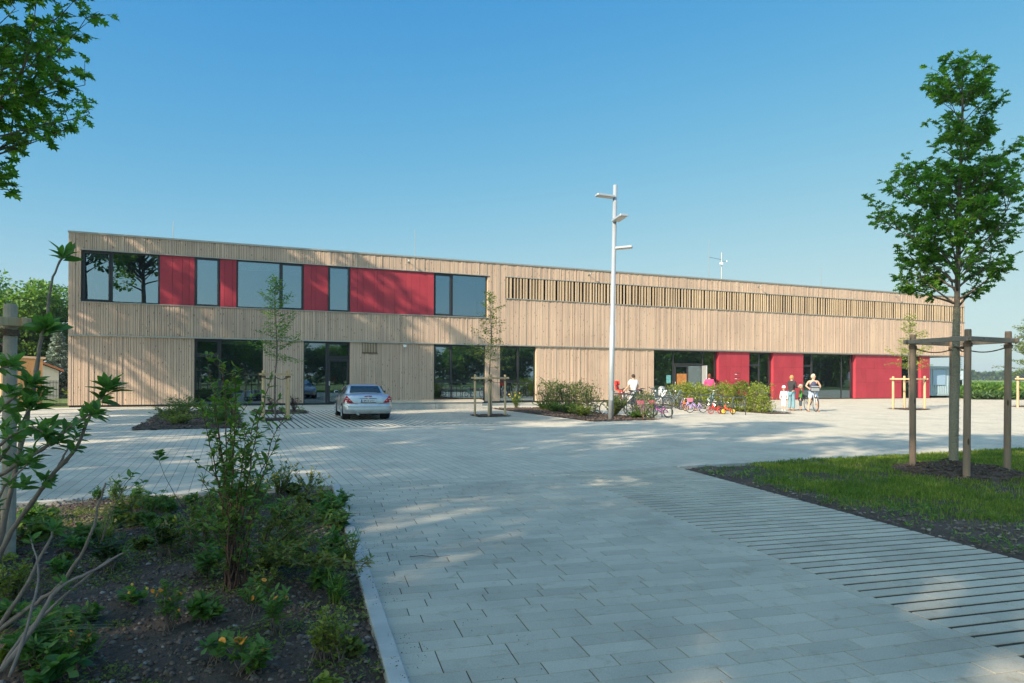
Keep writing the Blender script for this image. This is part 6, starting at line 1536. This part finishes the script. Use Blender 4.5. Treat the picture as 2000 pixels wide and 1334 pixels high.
bicycle('child_bicycle', 'small purple bicycle farthest left in the right row', bk(1344, 800.0), R(180 + 20), .15, .46, (.33, .25, .6), lean=-.05)
bicycle('child_bicycle', 'small bright red bicycle with red tyres between the right stands', bk(1407, 808.5), R(180 + 12), .15, .44, (.70, .035, .025), tcol=(.40, .06, .05), fender=(.7, .04, .03))
bicycle('balance_bike', 'red balance bike with solid yellow wheels at the end of the right row', bk(1431.5, 808.8), R(180 + 5), .125, .42, (.72, .06, .03), rimcol=(.80, .50, .06), solid=True, balance=True, cat='balance bike')
bicycle('bicycle', 'white step-through bicycle standing behind the left stands', bk(1265, 797.5), R(-28), .34, 1.05, (.80, .80, .78), adult=True, low=True)
bicycle('bicycle', 'silver bicycle with a bright red child seat beside the woman in white', bk(1212, 797.0), R(-35), .34, 1.05, (.45, .46, .47), adult=True, childseat=(.62, .035, .025))
bicycle('bicycle', 'dark bicycle with a black and red child seat right of the woman in white', bk(1247, 797.5), R(-40), .34, 1.05, (.05, .05, .055), adult=True, childseat=(.03, .03, .032), low=True)
bicycle('bicycle', 'dark bicycle half hidden by the hedge end near the lamp post', bk(1232, 813), R(180 - 8), .30, .95, (.06, .09, .10), adult=True)
bicycle('bicycle', 'pale bicycle partly hidden between hedge and lamp post', bk(1203, 800), R(-20), .33, 1.02, (.6, .62, .62), adult=True, low=True)
bicycle('bicycle', 'grey green bicycle in the middle of the right row behind the lilac ones', bk(1383, 803), R(60), .30, .95, (.30, .42, .38), adult=True, low=True, lean=.05)
bicycle('bicycle', 'dark red bicycle behind the beech hedge beside the woman in pink', bk(1352, 793), R(-30), .33, 1.03, (.20, .02, .03), adult=True)

bicycle('bicycle', 'black bicycle right of the white step-through bicycle', bk(1283, 797), R(-22), .33, 1.03, (.03, .03, .035), adult=True)
bicycle('bicycle', 'blue-grey bicycle at the back of the gap between the hedges', bk(1298, 794), R(-30), .33, 1.03, (.16, .24, .32), adult=True, low=True)
bicycle('child_bicycle', 'turquoise children bicycle behind the left stands', bk(1228, 803), R(170), .22, .7, (.08, .45, .45), lean=.05)
bicycle('child_bicycle', 'orange children bicycle between the lilac ones of the right row', bk(1350, 800.5), R(195), .16, .5, (.75, .25, .05), lean=-.06)
# ================================================================ people
def skinned(name, nodes, edges, mat, parent, sub=2, extra=None):
    """nodes: {key: (x, y, z, r)}; first key is the root"""
    keys = list(nodes); me = bpy.data.meshes.new(name); me.from_pydata([nodes[k][:3] for k in keys], [(keys.index(a), keys.index(b)) for a, b in edges], [])
    o = bpy.data.objects.new(name, me); COL.objects.link(o); sk = o.modifiers.new('s', 'SKIN'); sk.use_smooth_shade = True; sb = o.modifiers.new('u', 'SUBSURF'); sb.levels = sub; sb.render_levels = sub
    for i, k in enumerate(keys):
        r_ = nodes[k][3]; v = me.skin_vertices[0].data[i]; v.radius = (r_, r_) if isinstance(r_, (int, float)) else r_; v.use_root = (i == 0)
    dg = bpy.context.evaluated_depsgraph_get(); m2 = bpy.data.meshes.new_from_object(o.evaluated_get(dg)); bpy.data.objects.remove(o)
    if extra:
        b = bmesh.new(); b.from_mesh(m2); tm = bpy.data.meshes.new('x'); tm.from_pydata(extra.v, [], extra.f); b.from_mesh(tm); b.to_mesh(m2); b.free()
    m2.materials.clear(); m2.materials.append(mat); m2.polygons.foreach_set('use_smooth', [True] * len(m2.polygons)); m2.update()
    o = bpy.data.objects.new(name, m2); COL.objects.link(o); o.parent = parent; return o
SKIN = bpy.data.materials.new('skin'); _t, _b = nt(SKIN); _b.inputs['Base Color'].default_value = (.56, .33, .23, 1); _b.inputs['Roughness'].default_value = .55; _b.inputs['Subsurface Weight'].default_value = .1
def cloth(name, c): return plain(name, c, .9, 0, .05, 9, .1)
def person(label, loc, rz, H, top, legs_c, hair, shoes, arms, sleeve='short', pants='long', child=False, stance=.0, cap=None, headturn=0, tank=False, hair_len='short', wide=1.0, lean=0.0):
    """faces +y in its own frame. arms: {'L': (elbow, wrist), 'R': ...} in metres from the shoulder"""
    t = empty('person', loc, rz, label, 'person'); k = H; hs = .135 if not child else .175     # head height share
    sh = .815 if not child else .765; hip = .52 if not child else .48; sw = .105 * wide; hw = .052 * wide
    Z = lambda a: a * k
    ly = lean * k
    nd = {'pel': (0, 0, Z(hip), .075 * k * wide), 'wst': (0, .2 * ly, Z(hip + .10), .064 * k * wide), 'chs': (0, .7 * ly, Z(sh - .075), .078 * k * wide), 'nb': (0, ly, Z(sh + .015), .042 * k), 'nk': (0, ly * 1.1, Z(sh + .05), .028 * k), 'hd': (0, ly * 1.1, Z(1 - hs * .62), .045 * k)}
    ed = [('pel', 'wst'), ('wst', 'chs'), ('chs', 'nb'), ('nb', 'nk'), ('nk', 'hd')]
    feet = {}
    for s_, c in ((-1, 'L'), (1, 'R')):
        fx = s_ * (hw + .012 * k) + (stance if s_ > 0 else -stance) * .5; fy = stance * .35 * s_
        nd['h' + c] = (s_ * hw * k, 0, Z(hip - .03), .052 * k * wide); nd['k' + c] = ((s_ * hw * k + fx) / 2 if abs(fx) > .01 else s_ * hw * k, fy * .5 + .015 * k, Z(hip * .53), .034 * k); fx = s_ * hw * k + s_ * stance * .5
        nd['k' + c] = ((s_ * hw * k + fx) / 2, fy * .5 + .01 * k, Z(hip * .53), .034 * k); nd['a' + c] = (fx, fy, Z(.045), .021 * k); nd['t' + c] = (fx, fy + .075 * k, Z(.018), .016 * k); feet[c] = (fx, fy)
        ed += [('pel', 'h' + c), ('h' + c, 'k' + c), ('k' + c, 'a' + c), ('a' + c, 't' + c)]
        S = Vector((s_ * sw * k, ly, Z(sh - .01))); E = S + Vector(arms[c][0]) * k; Wp = E + Vector(arms[c][1]) * k
        nd['s' + c] = (*S, .034 * k); nd['e' + c] = (*E, .023 * k); nd['w' + c] = (*Wp, .0155 * k); hd_ = (Wp - E).normalized(); Hn = Wp + hd_ * .045 * k; nd['p' + c] = (*Hn, (.021 * k, .012 * k))
        ed += [('chs', 's' + c), ('s' + c, 'e' + c), ('e' + c, 'w' + c), ('w' + c, 'p' + c)]
    ex = MB()
    for s_, c in ((-1, 'L'), (1, 'R')):      # fingers, each its own tapered chain rooted in the palm
        E, Wp = Vector(nd['e' + c][:3]), Vector(nd['w' + c][:3]); d = (Wp - E).normalized(); q = d.cross(Vector((1, 0, 0.2))).normalized(); nn = d.cross(q)
        for f_ in range(4):
            L_ = (.040, .046, .043, .034)[f_] * k; b0 = Wp + d * .038 * k + q * (f_ - 1.5) * .0105 * k; ex.tube([b0, b0 + d * L_ * .5 - nn * .002 * k, b0 + d * L_ * .85 - nn * .012 * k, b0 + d * L_ - nn * .02 * k], [.0055 * k, .005 * k, .0045 * k, .003 * k], 6)
        b0 = Wp + d * .015 * k - q * .014 * k; ex.tube([b0, b0 + d * .016 * k - q * .014 * k, b0 + d * .034 * k - q * .018 * k], [.006 * k, .0055 * k, .004 * k], 6)
    hc = Vector((0, ly * 1.1 + .006 * k, Z(1 - hs * .52))); ht = Matrix.Translation(hc) @ Matrix.Rotation(headturn, 4, 'Z'); hh = hs * k * .5
    hb = MB(); hb.ball((0, 0, 0), (hh * .70, hh * .84, hh), n=18, m=14, M=ht)
    hb.tube([ht @ Vector((0, hh * .78, hh * .12)), ht @ Vector((0, hh * .98, -hh * .14)), ht @ Vector((0, hh * .80, -hh * .2))], [hh * .07, hh * .13, hh * .10], 6)
    hb.ball((0, hh * .45, -hh * .72), (hh * .32, hh * .30, hh * .24), n=10, m=7, M=ht)
    for s_ in (-1, 1): hb.ball((s_ * hh * .70, -.02 * hh, -.05 * hh), (hh * .08, hh * .16, hh * .24), n=8, m=6, M=ht)
    ex.add(hb.v, hb.f)
    body = skinned('person', nd, ed, SKIN, t, 2, ex); body.name = 'body'
    # face
    e_ = MB()
    for s_ in (-1, 1): e_.ball((s_ * hh * .27, hh * .74, .06 * hh), (hh * .10, hh * .05, hh * .06), n=8, m=5, M=ht)
    e_.build('eyes', TYRE, t); e_ = MB(); e_.ball((0, hh * .78, -.43 * hh), (hh * .2, hh * .05, hh * .05), n=8, m=5, M=ht); e_.build('mouth', plain('lips', (.35, .12, .1), .5), t)
    # hair: cap over the skull
    hm = MB(); n, m_ = 20, 10; vs = []; fs = []; rr = random.Random(int(H * 100)); low = {'short': .62, 'bob': .74, 'bun': .60}[hair_len]
    for i in range(m_ + 1):
        for j in range(n):
            ph = 2 * math.pi * j / n; front = math.sin(ph); tmax = math.pi * (low - .27 * max(0, front) ** .6 + .02 * rr.random()); th = tmax * i / m_
            q = 1.10 + .03 * rr.random(); vs.append(ht @ Vector((hh * .72 * q * math.sin(th) * math.cos(ph), hh * .86 * q * math.sin(th) * math.sin(ph) - .03 * hh, hh * 1.03 * math.cos(th) * (q if th < 1.2 else 1.02))))
    for i in range(m_):
        for j in range(n): l = (j + 1) % n; fs.append((i * n + j, (i + 1) * n + j, (i + 1) * n + l, i * n + l))
    hm.add(vs, fs)
    if hair_len == 'bun': hm.ball((0, -hh * .95, hh * .45), hh * .32, n=10, m=8, M=ht)
    if cap is None: hm.build('hair', cloth('hair', hair), t, smooth=True)
    else:
        hm.build('hair', cloth('hair', hair), t, smooth=True); c_ = MB(); c_.lathe([(hh * .86, -.02), (hh * .88, .15 * hh), (hh * .78, .62 * hh), (hh * .45, .98 * hh), (0.001, 1.10 * hh)], 20, M=ht @ Matrix.Translation((0, 0, .28 * hh)) @ Matrix.Scale(1.08, 4, (0, 1, 0)))
        c_.build('cap', cloth('cap', cap), t, smooth=True); c_ = MB(); A = [(-.62, .62), (-.5, 1.25), (-.2, 1.5), (.2, 1.5), (.5, 1.25), (.62, .62)]; c_.add([ht @ Vector((x * hh, y * hh, .30 * hh)) for x, y in A] + [ht @ Vector((x * hh, y * hh, .23 * hh)) for x, y in A], [(0, 1, 2, 3, 4, 5), (11, 10, 9, 8, 7, 6)] + [(i, i + 6, (i + 1) % 6 + 6, (i + 1) % 6) for i in range(6)]); c_.build('cap_peak', cloth('cap_peak', cap), t)
    g_ = .010 * k
    # top
    tn = {'wst': (*nd['wst'][:3], nd['wst'][3] + g_ * (2.2 if tank else 1.3)), 'pel2': (0, 0, Z(hip + .015), nd['pel'][3] + g_ * 1.1), 'chs': (*nd['chs'][:3], nd['chs'][3] + g_ * (2.6 if tank else 1)), 'nb': (*nd['nb'][:3], nd['nb'][3] * (.75 if tank else 1) + g_ * .8)}
    te = [('wst', 'pel2'), ('wst', 'chs'), ('chs', 'nb')]
    for c in 'LR':
        if tank: continue
        S, E, Wp = (Vector(nd[q + c][:3]) for q in 'sew'); tn['s' + c] = (*S, nd['s' + c][3] + g_); te.append(('chs', 's' + c))
        if sleeve == 'short': q = S.lerp(E, .72); tn['q' + c] = (*q, .030 * k + g_); te.append(('s' + c, 'q' + c))
        else:
            tn['e' + c] = (*E, nd['e' + c][3] + g_ * .8); te.append(('s' + c, 'e' + c)); q = E.lerp(Wp, .45 if sleeve == 'half' else .9); tn['q' + c] = (*q, .020 * k + g_ * .6); te.append(('e' + c, 'q' + c))
    skinned('top', tn, te, cloth('top_cloth', top), t)
    # trousers
    pn = {'pel': (*nd['pel'][:3], nd['pel'][3] + g_ * .7)}; pe = []
    for c in 'LR':
        Hp, Kn, An = (Vector(nd[q + c][:3]) for q in 'hka'); pn['h' + c] = (*Hp, nd['h' + c][3] + g_ * .7); pe.append(('pel', 'h' + c))
        if pants == 'shorts': q = Hp.lerp(Kn, .75); pn['q' + c] = (*q, .046 * k + g_); pe.append(('h' + c, 'q' + c))
        elif pants == 'capri': pn['k' + c] = (*Kn, nd['k' + c][3] + g_ * 1.4); q = Kn.lerp(An, .45); pn['q' + c] = (*q, .030 * k + g_ * 1.4); pe += [('h' + c, 'k' + c), ('k' + c, 'q' + c)]
        else: pn['k' + c] = (*Kn, nd['k' + c][3] + g_); q = Kn.lerp(An, .97); pn['q' + c] = (*q, (.030 if pants == 'flare' else .024) * k + g_ * 1.2); pe += [('h' + c, 'k' + c), ('k' + c, 'q' + c)]
    skinned('trousers' if pants in ('long', 'flare') else 'shorts', pn, pe, cloth('leg_cloth', legs_c), t)
    for c in 'LR':
        fx, fy = feet[c]; m = MB(); z0 = 0; ln = .15 * k; w = .028 * k
        for zz in (0,): pass
        pr = []
        for yy, ww, hh_ in ((-.035 * k, .020, .05), (-.01 * k, .024, .055), (.03 * k, .026, .040), (.075 * k, .029, .026), (.10 * k, .022, .018), (.112 * k, .010, .012)):
            ww *= k; hh_ *= k; pr.append([(fx - ww, fy + yy, .002), (fx + ww, fy + yy, .002), (fx + ww * .95, fy + yy, hh_ * .6), (fx + ww * .5, fy + yy, hh_), (fx - ww * .5, fy + yy, hh_), (fx - ww * .95, fy + yy, hh_ * .6)])
        vs = [v for p in pr for v in p]; fs = [tuple(range(5, -1, -1)), tuple(range(30, 36))]
        for i in range(5):
            for j in range(6): l = (j + 1) % 6; fs.append((i * 6 + j, i * 6 + l, (i + 1) * 6 + l, (i + 1) * 6 + j))
        m.add(vs, fs); m.build('shoe', cloth('shoe', shoes), t, smooth=True)
    return t
DN = {'L': ((-.03, .0, -.165), (-.0, .03, -.135)), 'R': ((.03, .0, -.165), (.0, .03, -.135))}
# rz: 0 looks along +Y (away from the camera)
person('woman in a white shirt and dark trousers seen from behind among the bicycles', tuple(G(1237, 798.5)), R(15), 1.68, (.80, .80, .80), (.035, .04, .06), (.04, .028, .02), (.05, .04, .04),
       {'L': ((-.05, .02, -.16), (-.07, .06, -.09)), 'R': ((.05, .0, -.155), (.03, .09, -.04))}, hair_len='short', headturn=R(25), lean=.01)
pp = W(29.9, 7.6); pp = Vector((385.5 / 1333 * 36.0, 36.0, 0))
person('woman in a pink top seen from behind beyond the beech hedge', tuple(pp), R(-5), 1.74, (.62, .07, .20), (.05, .05, .06), (.16, .04, .02), (.05, .05, .05),
       {'L': ((-.05, .0, -.16), (-.04, .05, -.12)), 'R': ((.05, .0, -.16), (.04, .06, -.12))}, sleeve='long', hair_len='bob')
person('small child in white clothes and white cap left of the woman in a black cardigan', tuple(G(1531, 801.5)), R(150), 1.16, (.72, .72, .70), (.75, .75, .74), (.35, .2, .1), (.75, .75, .75), DN, sleeve='long', pants='capri', child=True, cap=(.75, .68, .70), headturn=R(-20))
person('woman in a black cardigan and light blue jeans gesturing with her hands', tuple(G(1546, 802)), R(-62), 1.67, (.035, .033, .035), (.16, .30, .36), (.42, .24, .09), (.25, .15, .1),
       {'L': ((-.0, .06, -.14), (.02, .12, .035)), 'R': ((.03, .03, -.15), (.0, .125, .02))}, sleeve='half', pants='flare', headturn=R(0), stance=.03)
person('child in a green shirt, dark trousers and grey peaked cap facing the woman', tuple(G(1564, 801.5)), R(75), 1.22, (.06, .25, .045), (.05, .08, .11), (.4, .28, .14), (.03, .03, .03), DN, sleeve='long', pants='capri', child=True, cap=(.33, .34, .27), headturn=R(10))
wl = G(1588, 803.5)
person('woman in a dark tank top and light shorts standing astride beside her bicycle', tuple(wl), R(172), 1.73, (.06, .065, .12), (.42, .52, .68), (.55, .45, .30), (.25, .1, .06),
       {'R': ((.07, .0, -.13), (-.04, .11, -.055)), 'L': ((-.07, .0, -.13), (.05, .11, -.055))}, tank=True, pants='shorts', stance=.30, headturn=R(40), wide=1.08)
bicycle('bicycle', 'dark city bicycle seen from the front, held by the woman in the tank top', (wl.x + .03, wl.y + .75, 0), R(-92), .34, 1.05, (.10, .11, .12), adult=True, low=True)
bg_ = empty('handlebar_bag', (wl.x - .03, wl.y - .28, 0.93), R(-4), 'grey rectangular bag on the handlebar of the bicycle facing the camera', 'bag'); m = MB(); m.bbox(-.17, .17, -.09, .09, 0, .25, .025); m.build('body', cloth('grey_bag', (.22, .24, .26)), bg_); m = MB(); m.bbox(-.175, .175, -.095, .06, .16, .20, .006); m.build('strap', M['dark'], bg_)
# shoulder bag of the green child
ch = G(1567, 801.5); bb_ = empty('shoulder_bag', (ch.x + .05, ch.y + .02, .52), R(20), 'black bag hanging on the back of the child in green', 'bag'); m = MB(); m.bbox(-.10, .10, -.08, .10, 0, .24, .05); m.build('body', cloth('black_bag', (.02, .02, .02)), bb_); m = MB(); m.tube([(-.05, 0, .2), (-.12, -.02, .38), (-.16, -.05, .2)], .012, 5); m.build('strap', M['dark'], bb_)
# white litter bin before the entrance
lb = empty('litter_bin', tuple(W(31.0, 2.4)), BANG, 'pale round litter bin before the entrance glass', 'bin'); m = MB(); m.lathe([(.18, 0), (.20, .04), (.20, .88), (.17, .92), (.10, .99), (0.001, 1.0)], 18); m.build('body', M['post'], lb, smooth=True); m = MB(); m.lathe([(.205, .80), (.21, .82), (.205, .84)], 18); m.build('ring', M['dark'], lb)
# twig lying on the drive
tw = MB(); g0 = G(800, 1090); tw.tube([(0, 0, .012), (.10, .02, .016), (.2, -.01, .014), (.34, .04, .012)], [.004, .004, .003, .002], 5); tg = tw.build('fallen_twig', M['twig'], None, loc=tuple(g0)); tag(tg, 'small broken twig lying on the driveway pavers', 'twig')
# thin summer haze over the fields
hm_ = bpy.data.materials.new('haze'); hm_.use_nodes = True; ht_ = hm_.node_tree; ht_.nodes.remove(ht_.nodes['Principled BSDF'])
hv = N(ht_, 'ShaderNodeVolumePrincipled'); hv.inputs['Color'].default_value = (.80, .88, .92, 1); hv.inputs['Density'].default_value = 0.00045; hv.inputs['Anisotropy'].default_value = .2
ht_.links.new(hv.outputs[0], ht_.nodes['Material Output'].inputs['Volume'])
hb_ = MB(); hb_.box(-1600, 1600, -1600, 1600, -3, 30); tag(hb_.build('haze', hm_), kind='stuff')
